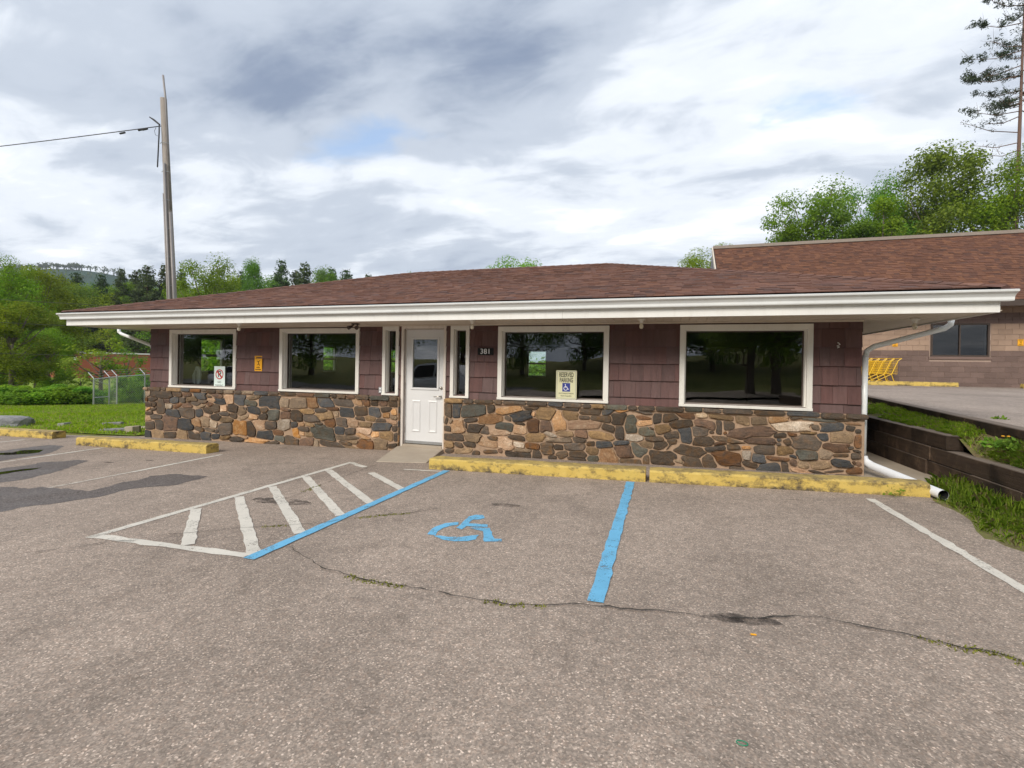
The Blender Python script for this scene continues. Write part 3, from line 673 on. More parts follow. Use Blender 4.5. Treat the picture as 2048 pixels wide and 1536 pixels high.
# ---- yellow kerbs / wheel stops
def kerb(x0, x1, y0, y1, label, skew=0., h=.15):
    c = ((x0+x1)/2, (y0+y1)/2); nseg = max(2, int((x1-x0)/.12)); vs_ = []; fs = []
    for i in range(nseg+1):
        x = x0+(x1-x0)*i/nseg; sk = skew*(x-x0)/(x1-x0); z = gz(x, y0); j = lambda a=.004: random.uniform(-a, a)
        vs_ += [(x, y0+sk+j(), z-.03), (x, y0+sk+.004+j(), z+h*.86+j()), (x, y0+sk+.025+j(), z+h+j()), (x, y1+sk-.025+j(), z+h+j()), (x, y1+sk+j(), z+h*.86+j()), (x, y1+sk+j(), z-.03)]
    for i in range(nseg):
        for k in range(5): fs.append((i*6+k, i*6+k+1, i*6+k+7, i*6+k+6))
    fs += [tuple(range(6)), tuple(range(nseg*6, nseg*6+6))[::-1]]
    vs_ = [(a-c[0], b-c[1], z-gz(*c)) for a, b, z in vs_]
    o = MB().add(vs_, fs).build('concrete_kerb', MAT['kerb'], fixn=True); o.location = (c[0], c[1], gz(*c))
    return tag(o, label, 'kerb', 'yellow parking kerbs')
kerb(-5.4, -1.56, -.93, -.68, 'yellow painted concrete kerb at the lawn edge beside the grey boulder', -.0)
kerb(-.03, 3.24, -1.40, -1.15, 'grimy yellow painted concrete kerb in front of the stone wall left of the door')
kerb(7.52, 10.555, -1.45, -1.17, 'yellow painted concrete kerb beside the door ramp, under the reserved parking sign', .07)
kerb(10.605, 13.64, -1.38, -1.11, 'yellow painted concrete kerb ending at the white drain pipe', .16)

# ================================================================ THE BUILDING
W, ZS, ZF = 13.35, 2.151, 2.135
OF, OL, OR_ = .9665, 1.0945, 1.0204
YB = 8.45                                        # back wall
ZH, ZSI, ZH2 = 2.1075, .871, 2.130
WIN = [(.570, 2.397), (3.493, 5.325), (8.063, 9.924), (10.985, 12.764)]
SIDE = [(5.823, 6.159), (7.184, 7.538)]
DOOR = (6.214, 7.098)
B = thing('commercial_building', (W/2, 0, -.2), 'single storey shop with plum siding, stone wainscot and low brown hip roof', 'building')
# openings in the front wall: (x0,x1,z0,z1)
TW = .074
ops = [(a+TW-.02, b-TW+.02, ZSI+.05, ZH-TW+.02) for a, b in WIN]+[(a+.05, b-.05, ZSI+.05, ZH2-.06) for a, b in SIDE]+[(DOOR[0]+.05, DOOR[1]-.05, -.03, ZH2-.05)]
ops.sort()
mb = MB(); x = 0.; T0, T1 = .004, .15
for a, b, z0, z1 in ops:
    mb.box(x, a, T0, T1, -.5, ZS); mb.box(a, b, T0, T1, -.5, z0); mb.box(a, b, T0, T1, z1, ZS); x = b
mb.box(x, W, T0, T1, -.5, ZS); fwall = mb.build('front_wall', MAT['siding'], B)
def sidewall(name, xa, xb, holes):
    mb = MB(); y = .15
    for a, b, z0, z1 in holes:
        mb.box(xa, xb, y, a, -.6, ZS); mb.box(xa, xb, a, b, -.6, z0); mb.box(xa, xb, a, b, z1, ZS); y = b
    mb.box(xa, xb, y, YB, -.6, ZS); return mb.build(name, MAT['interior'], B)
def xat(px): return atx(px, 717, .15)[1]
lw = [(1.08, 1.72, 1.17, 2.0), (atx(545, 717, .15)[1], atx(576, 717, .15)[1], 1.17, 2.0), (atx(647, 717, .15)[1], atx(673, 717, .15)[1], 1.17, 2.0)]
lw.sort()
sidewall('left_wall', 0., .15, lw); sidewall('right_wall', W-.15, W, [])
bw = [(.55, 1.15, 1.12, 2.0), (6.22, 6.90, 1.10, 2.0)]
mb = MB(); x = .0
for a, b, z0, z1 in bw:
    mb.box(x, a, YB, YB+.15, -.6, ZS); mb.box(a, b, YB, YB+.15, -.6, z0); mb.box(a, b, YB, YB+.15, z1, ZS); x = b
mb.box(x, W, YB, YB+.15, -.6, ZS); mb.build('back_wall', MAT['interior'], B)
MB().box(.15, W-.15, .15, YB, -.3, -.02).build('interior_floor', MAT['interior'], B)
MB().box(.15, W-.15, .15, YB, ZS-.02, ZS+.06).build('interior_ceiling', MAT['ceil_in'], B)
def sash(axis, a, b, z0, z1, at):
    """double hung sash in the left ('x') or back ('y') wall"""
    def bx(m_, u0, u1, w0, w1, z_0, z_1):
        return m_.box(w0, w1, u0, u1, z_0, z_1) if axis == 'x' else m_.box(u0, u1, w0, w1, z_0, z_1)
    fr = MB(); zm = (z0+z1)/2; c0, c1 = at+.05, at+.11
    for u0, u1 in ((a, a+.035), (b-.035, b)): bx(fr, u0, u1, c0, c1, z0, z1)
    for w0, w1 in ((z0, z0+.035), (zm-.03, zm+.03), (z1-.035, z1)): bx(fr, a+.035, b-.035, c0+.003, c1-.003, w0, w1)
    f = fr.build('rear_window', MAT['white'], B); g_ = MB(); bx(g_, a+.035, b-.035, at+.075, at+.08, z0+.035, z1-.035); g_.build('pane', MAT['glass_back'], f)
for a, b, z0, z1 in lw: sash('x', a, b, z0, z1, 0.)
for a, b, z0, z1 in bw: sash('y', a, b, z0, z1, YB)

# ---- windows
def window(name, a, b, z0, z1, tw, gap):
    fr = MB(); y0, y1 = -.040, .012
    fr.box(a, b, y0, y1, z1-tw, z1); fr.box(a, a+tw, y0, y1, z0+tw*.55, z1-tw); fr.box(b-tw, b, y0, y1, z0+tw*.55, z1-tw); fr.box(a-.004, b+.004, y0-.014, y1, z0, z0+tw*.55)
    o = fr.build(name, MAT['white'], B, bevel=.003)
    j = MB(); i0, i1, k0, k1 = a+tw-.012, b-tw+.012, z0+tw*.55-.012, z1-tw+.012; d1 = .148
    j.box(i0, i0+.028, .013, d1, k0, k1); j.box(i1-.028, i1, .013, d1, k0, k1); j.box(i0+.028, i1-.028, .013, d1, k1-.028, k1); j.box(i0+.028, i1-.028, .013, d1, k0, k0+.022)
    j.build('jamb', MAT['white'], o); s_ = MB(); q = .016; a2, b2, c2, d2 = i0+.028, i1-.028, k0+.022, k1-.028
    s_.box(a2, a2+q, .085, .115, c2, d2); s_.box(b2-q, b2, .085, .115, c2, d2); s_.box(a2+q, b2-q, .085, .115, d2-q, d2); s_.box(a2+q, b2-q, .085, .115, c2, c2+q)
    s_.build('glazing_bead', MAT['bronze'], o)
    MB().box(a2+q, b2-q, .098, .104, c2+q, d2-q).build('pane', MAT['glass'], o)
    return o
for a, b in WIN: window('window', a, b, ZSI, ZH, TW, 0)
for a, b in SIDE: window('sidelight', a, b, ZSI, ZH2, .062, 0)
# ---- door
fr = MB(); a, b = DOOR
fr.box(a, a+.045, -.035, .02, -.06, ZH2); fr.box(b-.045, b, -.035, .02, -.06, ZH2); fr.box(a+.045, b-.045, -.035, .02, ZH2-.045, ZH2)
fr.box(a+.035, a+.055, .02, .12, -.06, ZH2-.04); fr.box(b-.055, b-.035, .02, .12, -.06, ZH2-.04); fr.box(a+.055, b-.055, .02, .12, ZH2-.06, ZH2-.04)
dfr = fr.build('door_frame', MAT['frame_old'], B, bevel=.002)
MB().box(a+.046, b-.046, -.05, .11, -.055, .0).build('threshold', MAT['concrete'], dfr, bevel=.004)
da, db, dz0, dz1 = a+.058, b-.058, .012, ZH2-.064; gx0, gx1, gz0, gz1 = da+.135, db-.135, 1.02, dz1-.165
dm = MB(); dy0, dy1 = .045, .088
dm.box(da, gx0, dy0, dy1, dz0, dz1); dm.box(gx1, db, dy0, dy1, dz0, dz1); dm.box(gx0, gx1, dy0, dy1, dz0, gz0); dm.box(gx0, gx1, dy0, dy1, gz1, dz1)
door = dm.build('door', MAT['doorw'], B)
gf = MB(); q = .032
gf.box(gx0-q, gx0+.006, .030, .044, gz0-q, gz1+q); gf.box(gx1-.006, gx1+q, .030, .044, gz0-q, gz1+q); gf.box(gx0+.006, gx1-.006, .030, .044, gz1-.006, gz1+q); gf.box(gx0+.006, gx1-.006, .030, .044, gz0-q, gz0+.006)
gf.build('glass_frame', MAT['doorw'], door, bevel=.004)
MB().box(gx0, gx1, .060, .066, gz0, gz1).build('pane', MAT['glass'], door)
xm = (da+db)/2
for p0, p1 in ((da+.13, xm-.075), (xm+.075, db-.13)):
    pm = MB(); z0, z1 = .22, .80
    ou = [(p0, z0), (p1, z0), (p1, z1), (p0, z1)]; e = .022
    r1 = [(p0+e, z0+e), (p1-e, z0+e), (p1-e, z1-e), (p0+e, z1-e)]; r2 = [(p0+2*e, z0+2*e), (p1-2*e, z0+2*e), (p1-2*e, z1-2*e), (p0+2*e, z1-2*e)]
    pm.add([(x, .0435, z) for x, z in ou]+[(x, .034, z) for x, z in r1]+[(x, .0425, z) for x, z in r2], [(i, (i+1) % 4, 4+(i+1) % 4, 4+i) for i in range(4)]+[(4+i, 4+(i+1) % 4, 8+(i+1) % 4, 8+i) for i in range(4)]+[(8, 9, 10, 11)])
    pm.build('raised_panel', MAT['doorw'], door, fixn=True)
def knob(name, x, z, r, l_):
    me = MB().lathe([(r*.5, 0), (r, .004), (r, .012), (r*.55, .02), (r*.5, l_*.6), (r*.9, l_*.75), (r*.7, l_)], 14); o = me.build(name, MAT['brass'], None, smooth=True)
    o.rotation_euler = (R(90), 0, 0); o.location = (x, .046, z); bpy.context.view_layer.update(); o.parent = door; return o
knob('deadbolt', db-.06, 1.03, .028, .03)
MB().tube([(db-.06, .046, .88), (db-.06, -.005, .88), (db-.075, -.012, .88), (db-.17, -.012, .872), (db-.18, -.006, .872)], [.018, .012, .011, .009, .006], 8).build('lever_handle', MAT['brass'], door, smooth=True)
MB().box(da+.01, db-.01, .034, .0445, dz0+.002, dz0+.05).build('door_sweep', MAT['metal'], door)
for zh in (.25, 1.05, 1.85): MB().tube([(da-.004, .04, zh-.05), (da-.004, .04, zh+.05)], .008, 6).build('hinge', MAT['brass'], door)
# ---- siding shingles
blocked = [(a-.002, b+.002, ZSI-.02, ZH+.002) for a, b in WIN]+[(a-.002, b+.002, ZSI-.02, ZH2+.002) for a, b in SIDE]+[(DOOR[0]-.002, DOOR[1]+.002, -1, ZH2+.002)]
sid = fwall
rows = [.81, 1.015, 1.275, 1.535, 1.795, 2.055]
rows = [.78, .985, 1.245, 1.51, 1.775, 2.04, 2.148]
for r in range(len(rows)-1):
    z0, z1 = rows[r], rows[r+1]
    segs = [(-.012, W+.012)]
    for a, b, q0, q1 in blocked:
        if q1 <= z0+.02 or q0 >= z1: continue
        ns = []
        for s0, s1 in segs:
            if b <= s0 or a >= s1: ns.append((s0, s1)); continue
            if a > s0: ns.append((s0, a))
            if b < s1: ns.append((b, s1))
        segs = ns
    for s0, s1 in segs:
        if s1-s0 < .01: continue
        # head strips over the windows start above the trim
        cuts = [s0]; x = s0+random.uniform(.06, .26)
        while x < s1-.05: cuts.append(x); x += random.choice([.13, .17, .2, .24, .28, .31])*random.uniform(.85, 1.15)
        cuts.append(s1)
        for c0, c1 in zip(cuts[:-1], cuts[1:]):
            top = max([q1 for a, b, q0, q1 in blocked if a < (c0+c1)/2 < b and q1 < z1] + [z0]); g_ = .0016
            jz = random.uniform(-.003, .003) if top == z0 else 0
            t0 = -.030+random.uniform(-.003, .002)
            zb = top+jz
            MB().add([(c0+g_, t0, zb), (c1-g_, t0, zb), (c1-g_, -.004, z1+.004), (c0+g_, -.004, z1+.004), (c0+g_, .0, zb), (c1-g_, .0, zb), (c1-g_, .0, z1+.004), (c0+g_, .0, z1+.004)],
                     [(0,1,2,3),(4,7,6,5),(0,4,5,1),(1,5,6,2),(2,6,7,3),(3,7,4,0)]).build('siding_shingle', MAT['siding'], sid)
# ---- stone wainscot: seeds read off the photograph as (x, y, width, height, colour)
SEED = {
 (5.121, 280, 620): "75 850 70 60 P,225 860 210 90 D,380 862 100 50 D,478 868 80 40 R,620 880 100 70 B,700 885 60 30 D,790 875 100 50 R,920 920 85 95 P,1018 925 100 120 B,825 940 105 70 B,1120 955 120 65 G,1170 895 130 40 T,1330 935 180 150 B,"
  "60 912 50 40 R,132 910 100 45 D,85 965 85 40 D,150 965 50 45 D,268 930 60 60 R,360 920 85 65 B,437 920 65 60 D,525 915 110 50 T,565 958 85 40 D,655 938 85 35 D,735 920 75 35 P,720 970 100 50 R,"
  "215 985 85 150 D,290 985 70 60 W,385 982 90 45 R,470 980 100 50 R,620 985 80 35 T,762 1005 110 80 D,690 1035 90 50 D,855 1010 70 70 P,955 1005 110 90 D,1040 1030 80 90 T,1080 1010 40 35 D,1165 1025 135 85 B,1275 1020 75 65 D,1365 1075 110 120 G,"
  "140 1015 60 30 D,80 1055 85 40 D,80 1015 60 30 P,335 1055 140 85 B,480 1050 160 105 D,605 1055 80 75 B,165 1090 110 50 D,75 1110 60 50 P,680 1080 70 40 P,775 1100 100 80 D,855 1065 110 45 D,890 1125 130 55 T,955 1085 65 60 D,1055 1100 120 45 T,1165 1095 90 65 P,1260 1090 95 65 D,"
  "95 1185 115 80 D,200 1178 90 90 D,310 1160 150 170 R,455 1172 150 115 B,580 1150 100 80 P,665 1140 90 100 P,745 1160 70 75 W,610 1222 80 45 D,715 1225 110 35 T,790 1235 60 40 D,885 1215 130 120 D,1025 1205 150 145 O,1140 1220 85 150 D,1210 1175 130 110 P,1340 1180 125 80 D,"
  "75 1265 65 75 B,180 1270 120 80 T,310 1275 120 75 D,430 1275 110 90 T,550 1285 120 80 D,575 1250 60 50 P,670 1290 100 80 B,765 1295 90 55 B,870 1305 100 40 T,1000 1320 130 55 D,1060 1300 110 35 P,1190 1335 200 60 P,1275 1280 165 95 B,1405 1255 90 60 R",
 (4.8, 480, 640): "425 795 90 85 T,560 805 165 95 T,693 795 90 100 O,820 793 140 85 B,990 793 175 80 D,1130 790 90 55 P,1215 790 80 65 R,1283 790 75 70 D,1372 800 85 45 R,1480 810 115 50 D,"
  "440 860 90 30 R,440 920 105 80 R,540 920 105 110 D,635 875 135 50 T,770 870 110 45 D,895 852 120 35 R,680 945 135 70 D,815 920 150 80 T,925 900 50 60 T,1022 887 140 95 B,1155 875 125 90 D,1285 882 105 85 B,1395 860 95 45 D,1480 885 50 60 P,1405 920 60 55 O,1470 935 60 35 P,"
  "425 995 135 105 W,515 1000 65 60 B,585 1000 55 40 P,675 1005 100 35 T,765 995 60 30 D,870 990 95 85 R,975 980 105 85 D,1080 985 105 75 P,1150 945 90 45 D,1245 945 95 50 P,1200 1005 125 55 T,1350 965 95 40 D,1455 975 110 40 O,1355 1030 180 85 B,1495 1040 90 60 D,"
  "540 1085 50 100 O,605 1048 100 45 D,590 1090 60 40 P,665 1100 80 45 T,800 1080 205 145 G,950 1060 95 85 B,1058 1068 105 65 D,1190 1065 140 60 P,1180 1115 140 45 P,1010 1130 185 50 T,1300 1095 65 60 P,1405 1110 130 90 P,1505 1120 60 85 D,"
  "380 1140 90 60 G,310 1180 120 40 D,500 1165 120 85 D,635 1172 135 75 R,735 1185 40 75 T,865 1190 215 65 D,1010 1185 90 45 D,1090 1165 80 40 T,1075 1225 150 35 T,1220 1195 140 90 R,1345 1190 120 110 T,1470 1205 120 40 D",
 (4.655, 640, 620): "1195 910 55 150 D,1270 920 75 140 B,1425 935 220 110 G,1175 1030 30 65 D,1215 1035 45 40 T,1285 1085 115 115 P,1190 1105 60 50 D,1395 1025 120 40 D,1355 1075 30 60 D,1475 1105 200 85 D,1255 1185 190 70 D,1410 1185 150 80 T,1200 1250 80 60 T,1290 1252 75 40 D,1385 1250 95 45 D,1330 1310 150 55 T,1450 1335 60 50 D,1210 1310 70 40 D",
 (4.5175, 960, 620): "95 890 70 80 D,260 905 230 65 P,90 985 170 90 O,255 978 60 40 D,385 955 190 85 B,590 935 160 110 T,480 940 40 50 P,710 1010 105 160 P,810 955 130 80 T,465 885 150 40 D,795 890 200 40 D,1000 912 185 60 D,1150 915 100 55 B,1290 905 130 35 O,1460 915 180 45 D,1615 905 120 40 D,"
  "35 1075 90 80 D,225 1055 155 80 G,355 1025 80 25 D,180 1105 150 60 P,360 1080 115 80 P,485 1045 95 125 R,585 1045 100 100 R,940 1035 280 85 O,940 968 95 35 D,1095 985 180 60 D,1160 1065 120 60 D,1255 980 115 100 D,1355 1040 95 150 G,1260 1110 75 120 D,1480 975 130 40 R,1490 1020 160 50 P,1600 985 75 95 D,1710 975 130 70 D,1510 1100 120 80 G,1550 1070 50 25 D,1650 1075 130 85 T,"
  "110 1160 85 45 D,330 1155 145 50 D,495 1150 160 75 T,630 1122 105 40 W,770 1115 130 50 T,915 1120 105 80 R,895 1170 110 50 D,705 1172 230 50 T,1095 1140 230 70 T,1395 1155 150 65 W,1580 1170 170 55 D,"
  "80 1195 150 75 P,230 1205 130 100 P,345 1215 100 50 W,480 1230 125 55 R,605 1250 110 100 D,705 1240 90 50 D,850 1235 170 75 D,1000 1210 70 50 D,1125 1215 140 70 B,1265 1200 140 50 B,1295 1275 190 110 R,1430 1265 140 110 G,1500 1215 120 70 T,1690 1215 230 90 D,"
  "95 1280 110 40 D,180 1270 40 40 R,385 1270 140 40 T,360 1305 200 60 D,510 1305 75 75 D,660 1330 80 35 D,740 1305 105 60 D,885 1300 140 65 D,1020 1275 110 70 T,1160 1315 160 150 O,1025 1340 110 55 G,880 1345 140 35 D,1355 1370 180 50 D,1500 1350 55 90 D,1640 1330 210 120 D",
 (3.841, 1320, 600): "200 885 140 45 R,320 885 90 40 W,470 900 180 40 T,635 922 110 65 T,765 928 130 60 T,895 922 160 55 P,1050 905 110 25 D,1230 915 230 45 G,1410 917 130 25 D,1510 918 60 30 D,160 950 150 60 D,350 953 150 65 R,455 985 45 100 D,525 962 75 70 D,395 1018 45 30 D,500 1020 35 25 R,310 1020 120 90 D,200 1045 95 130 B,700 1020 320 90 R,770 1080 220 55 R,1020 970 290 80 W,1190 978 80 45 T,1325 978 165 70 B,1460 988 70 50 D,1520 1008 50 40 D,1480 952 120 25 O,925 1038 90 35 D,1015 1033 75 35 R,1140 1018 110 25 T,1255 1055 85 60 B,1400 1050 170 90 T,1520 1080 45 90 R,"
  "95 1040 120 65 D,75 1105 140 80 D,320 1082 150 85 D,505 1072 230 50 D,465 1102 95 35 R,563 1130 100 50 D,425 1140 160 45 D,230 1155 215 90 D,1125 1100 220 115 D,985 1090 60 55 D,915 1075 40 25 B,960 1155 130 65 T,910 1110 40 30 D,1340 1135 190 70 R,1270 1185 100 95 T,1465 1135 50 25 D,1510 1160 60 20 D,"
  "660 1135 70 30 O,810 1150 145 75 D,1135 1190 170 85 G,1025 1200 60 30 B,1390 1195 130 35 D,1505 1200 75 50 D,668 1195 65 80 W,755 1215 95 70 B,900 1218 180 35 R,515 1215 220 110 R,370 1235 100 95 D,255 1245 140 80 D,145 1240 75 30 W,685 1260 125 45 D,840 1287 160 65 B,960 1285 50 80 D,1025 1250 50 55 R,1110 1270 90 55 T,1230 1265 160 75 T,1385 1255 175 65 B,1490 1252 30 30 R,1525 1260 40 35 R,1340 1315 190 30 D,1215 1325 150 35 D,1490 1310 105 50 R,1450 1350 180 25 D,1070 1310 160 40 O",
}
SY = -.105
seeds = []
for (s, ox, oy), txt in SEED.items():
    for it in txt.split(','):
        if not it: continue
        x, y, w_, h_, c = it.split(); x, y, w_, h_ = map(float, (x, y, w_, h_))
        p = aty(x/s+ox, y/s+oy, SY); q = aty((x+w_)/s+ox, (y+h_)/s+oy, SY)
        seeds.append([p[0], p[2], abs(q[0]-p[0])/2*.98, abs(q[2]-p[2])/2*.98, c])
ZCAP = .795
def rect_of(x): return (-.03, 6.205) if x < 6.65 else (7.105, 13.38)
# filler: low stones along the base hidden by the kerbs and in bare spots
for x in np.arange(.1, 13.3, .21):
    if 6.1 < x < 7.2: continue
    for _ in range(4):
        z = random.uniform(gz(x, 0)-.02, .76); xx = x+random.uniform(-.1, .1)
        if min((((xx-s_[0])/(s_[2]+.05))**2+((z-s_[1])/(s_[3]+.035))**2) for s_ in seeds) > 1.6:
            seeds.append([xx, z, random.uniform(.05, .11), random.uniform(.03, .055), random.choice('DDDTPRB')])
SA = np.array([s_[:4] for s_ in seeds])
wl = [None, None]
for k, (xa, xb) in enumerate(((-.03, 6.205), (7.105, 13.38))):
    m_ = MB(); n = 24; ve = []
    for i in range(n+1):
        x = xa+(xb-xa)*i/n; ve += [(x, -.092, gz(x, 0)-.15), (x, -.092, .845), (x, .0, .845), (x, .0, gz(x, 0)-.15)]
    f_ = [(i*4+j, i*4+(j+1) % 4, i*4+4+(j+1) % 4, i*4+4+j) for i in range(n) for j in range(4)]+[(0, 1, 2, 3), (n*4+3, n*4+2, n*4+1, n*4)]
    wl[k] = m_.add(ve, f_).build('stone_wainscot', MAT['mortar'], B, fixn=True)
def stone_mesh(poly, front, mat, lean):
    """poly (n,2) outline in x,z; three rings and a cap"""
    n = len(poly); c = poly.mean(0); vs_ = []
    for sc, dy in ((1.0, -.062), (.992, front*.75-.02), (.955, front+.004), (.72, front)):
        for p in poly:
            q = c+(p-c)*sc; e = random.uniform(-.003, .003)+(lean[0]*(q[0]-c[0])+lean[1]*(q[1]-c[1]) if sc < .95 else 0)
            vs_.append((q[0], dy+e, q[1]))
    vs_.append((c[0], front+random.uniform(-.005, .004), c[1])); fs = []
    for r in range(3):
        for i in range(n): fs.append((r*n+i, r*n+(i+1) % n, (r+1)*n+(i+1) % n, (r+1)*n+i))
    for i in range(n): fs.append((3*n+i, 3*n+(i+1) % n, 4*n))
    me = bpy.data.meshes.new('stone'); me.from_pydata(vs_, [], fs); me.update(); me.materials.append(mat)
    me.polygons.foreach_set('use_smooth', [True]*len(me.polygons)); me.set_sharp_from_angle(angle=R(28)); return me
def poly_simplify(P, tol=.011):
    def dp(Q):
        if len(Q) < 3: return Q
        a, b = Q[0], Q[-1]; d = b-a; L_ = np.hypot(*d)+1e-9; ds = np.abs(d[0]*(Q[:, 1]-a[1])-d[1]*(Q[:, 0]-a[0]))/L_; k = int(ds.argmax())
        if ds[k] < tol: return np.array([a, b])
        return np.concatenate([dp(Q[:k+1])[:-1], dp(Q[k:])])
    c = P.mean(0); i0 = int(np.argmax(((P-c)**2).sum(1))); P = np.roll(P, -i0, 0); h = int(np.argmax(((P-P[0])**2).sum(1)))
    Q = np.concatenate([dp(P[:h+1])[:-1], dp(np.concatenate([P[h:], P[:1]]))[:-1]]); out = []
    for i in range(len(Q)):                     # chip the corners
        p, q, r = Q[i-1], Q[i], Q[(i+1) % len(Q)]; f1 = min(.3, .014/(np.hypot(*(p-q))+1e-6)); f2 = min(.3, .014/(np.hypot(*(r-q))+1e-6))
        out += [q+(p-q)*f1+rng.normal(0, .0015, 2), q+(r-q)*f2+rng.normal(0, .0015, 2)]
    return np.array(out)
def pn(dx, dz, w_, h_, p=4.5): return (np.abs(dx/w_)**p+np.abs(dz/h_)**p)**(1/p)
rot = rng.normal(0, .17, len(seeds))
for i, (x, z, w_, h_, c) in enumerate(seeds):
    xa, xb = rect_of(x)
    if not (xa-.05 < x < xb+.05): continue
    near_ = [j for j in range(len(seeds)) if j != i and abs(SA[j, 0]-x) < SA[j, 2]+w_*1.4+.1 and abs(SA[j, 1]-z) < SA[j, 3]+h_*1.4+.1]
    n = 40; pl = []; a0 = random.random()*.4; lim = 1.5+random.uniform(-.2, .1)
    for t in range(n):
        a = a0+2*math.pi*t/n; dx, dz = math.cos(a)*w_, math.sin(a)*h_
        rr = np.linspace(.15, 1.9, 60); px_ = x+dx*rr; pz_ = z+dz*rr
        ca, sa = math.cos(rot[i]), math.sin(rot[i]); u = (px_-x)*ca+(pz_-z)*sa; v_ = -(px_-x)*sa+(pz_-z)*ca
        d0 = pn(u, v_, w_, h_); ok = (d0 < lim) & (px_ > xa+.004) & (px_ < xb-.004) & (pz_ < ZCAP-.008) & (pz_ > gz(x, 0)-.06)
        for j in near_:
            u2 = px_-SA[j, 0]; v2 = pz_-SA[j, 1]; cb, sb = math.cos(rot[j]), math.sin(rot[j])
            ok &= d0 < pn(u2*cb+v2*sb, -u2*sb+v2*cb, SA[j, 2], SA[j, 3])
        k = int(np.argmin(ok)) if not ok.all() else len(rr)
        r_ = rr[max(0, k-1)]; pl.append((x+dx*r_, z+dz*r_))
    pl = np.array(pl); sh = np.array([math.hypot(*(p-[x, z])) for p in pl]); gapm = .0085
    pl = np.array([x, z])+(pl-[x, z])*np.clip((sh-gapm)/np.maximum(sh, 1e-4), .35, 1)[:, None]
    pl = poly_simplify(pl)
    if np.ptp(pl[:, 0]) < .03 or np.ptp(pl[:, 1]) < .022: continue
    fr_ = -.108-random.uniform(0, .022)
    if c == 'P' and random.random() < .15: c = 'T'
    link('stone', stone_mesh(pl[::-1], fr_, ST[c], rng.normal(0, .05, 2)), wl[0] if x < 6.65 else wl[1])
for k, (xa, xb) in enumerate(((-.06, 6.20), (7.11, 13.42))):
    x = xa
    while x < xb-.02:
        l_ = min(random.choice([.2, .26, .3, .36, .42, .15]), xb-x)
        if xb-x-l_ < .08: l_ = xb-x
        zt = .862+random.uniform(-.006, .004); zb = ZCAP+random.uniform(-.012, .006); f = -.128-random.uniform(0, .025)
        pts = []; e = min(.03, l_*.2)
        for (u, v_) in ((0, .25), (0, .75), (e, 1), (l_*.5, 1), (l_-e, 1), (l_, .75), (l_, .25), (l_-e, 0), (l_*.5, 0), (e, 0)):
            pts.append((x+.005+u*(l_-.010)/l_, zb+(zt-zb)*v_+random.uniform(-.004, .004)))
        cc = random.choice('DDDGDGTDBR'); me = stone_mesh(np.array(pts), f, ST[cc], rng.normal(0, .04, 2))
        link('cap_stone', me, wl[k]); x += l_
    # mortar bed and flashing behind the caps
    MB().box(xa+.02, xb-.02, -.11, -.002, ZCAP-.01, .852).build('mortar_bed', MAT['mortar'], wl[k])
# stones in the door reveal
for sx, xs_ in ((0, 6.2055), (1, 7.1045)):
    for z in np.arange(-.1, .8, .13):
        MB().box(xs_-.003 if sx else xs_-.006, xs_+.006 if sx else xs_+.003, -.10+random.uniform(0, .03), -.045, z+.006, z+.124).build('reveal_stone', random.choice([ST['D'], ST['T'], ST['B'], ST['P']]), wl[sx], bevel=.002)

# ---- soffit, fascia, gutter
sof = MB().box(-OL+.02, W+OR_-.02, -OF+.02, YB+.98, ZS+.012, ZS+.03).build('soffit', MAT['soffit'], B)
bwid = .118; xs = np.arange(-OL+.04, W+OR_-.04, bwid)
def bmesh_board(lx, ly):
    m_ = MB(); m_.add([(.006, 0, 0), (lx-.006, 0, 0), (lx-.006, ly, 0), (.006, ly, 0), (0, 0, .008), (lx, 0, .008), (lx, ly, .008), (0, ly, .008)], [(0,1,2,3),(4,7,6,5),(0,4,5,1),(1,5,6,2),(2,6,7,3),(3,7,4,0)])
    return m_.mesh('soffit_board', MAT['soffit'])
bme = bmesh_board(bwid-.004, OF+.0-.02)
for x in xs:
    o = link('soffit_board', bme); o.location = (x, -OF+.02, ZS+.002+random.uniform(0, .0012)); setpar(o, sof)
bme2 = bmesh_board(OR_-.04, bwid-.004); bme2 = MB().add([(0, .006, 0), (OR_-.03, .006, 0), (OR_-.03, bwid-.010, 0), (0, bwid-.010, 0), (0, 0, .008), (OR_-.03, 0, .008), (OR_-.03, bwid-.004, .008), (0, bwid-.004, .008)], [(0,1,2,3),(4,7,6,5),(0,4,5,1),(1,5,6,2),(2,6,7,3),(3,7,4,0)]).mesh('soffit_board', MAT['soffit'])
for y in np.arange(.02, 9.2, bwid):
    o = link('soffit_board', bme2); o.location = (W+.005, y, ZS+.002); setpar(o, sof)
    if y < 6:
        o = link('soffit_board', bme2); o.location = (-OL+.03, y, ZS+.002); setpar(o, sof)
fa = MB()
fx = [-OL]+[-OL+d for d in (1.35, 4.2, 7.35, 10.45)]+[W+OR_]
for i, (a, b) in enumerate(zip(fx[:-1], fx[1:])):
    MB().box(a+.0012, b-.0012, -OF-.001*(i % 2), -OF+.018, ZF, 2.40).build('fascia_board', MAT['fascia'], B)
MB().box(-OL, -OL+.018, -OF+.02, YB+1, ZF, 2.40).build('fascia_board', MAT['fascia'], B)
MB().box(W+OR_-.018, W+OR_, -OF+.02, YB+1, ZF, 2.40).build('fascia_board', MAT['fascia'], B)
MB().box(-OL+.02, W+OR_-.02, -OF+.018, -OF+.03, ZF+.004, ZF+.03).build('soffit_trim', MAT['soffit'], B)
MB().box(-.02, W+.02, -.035, -.001, ZS-.022, ZS+.001).build('soffit_wall_trim', MAT['soffit'], B)
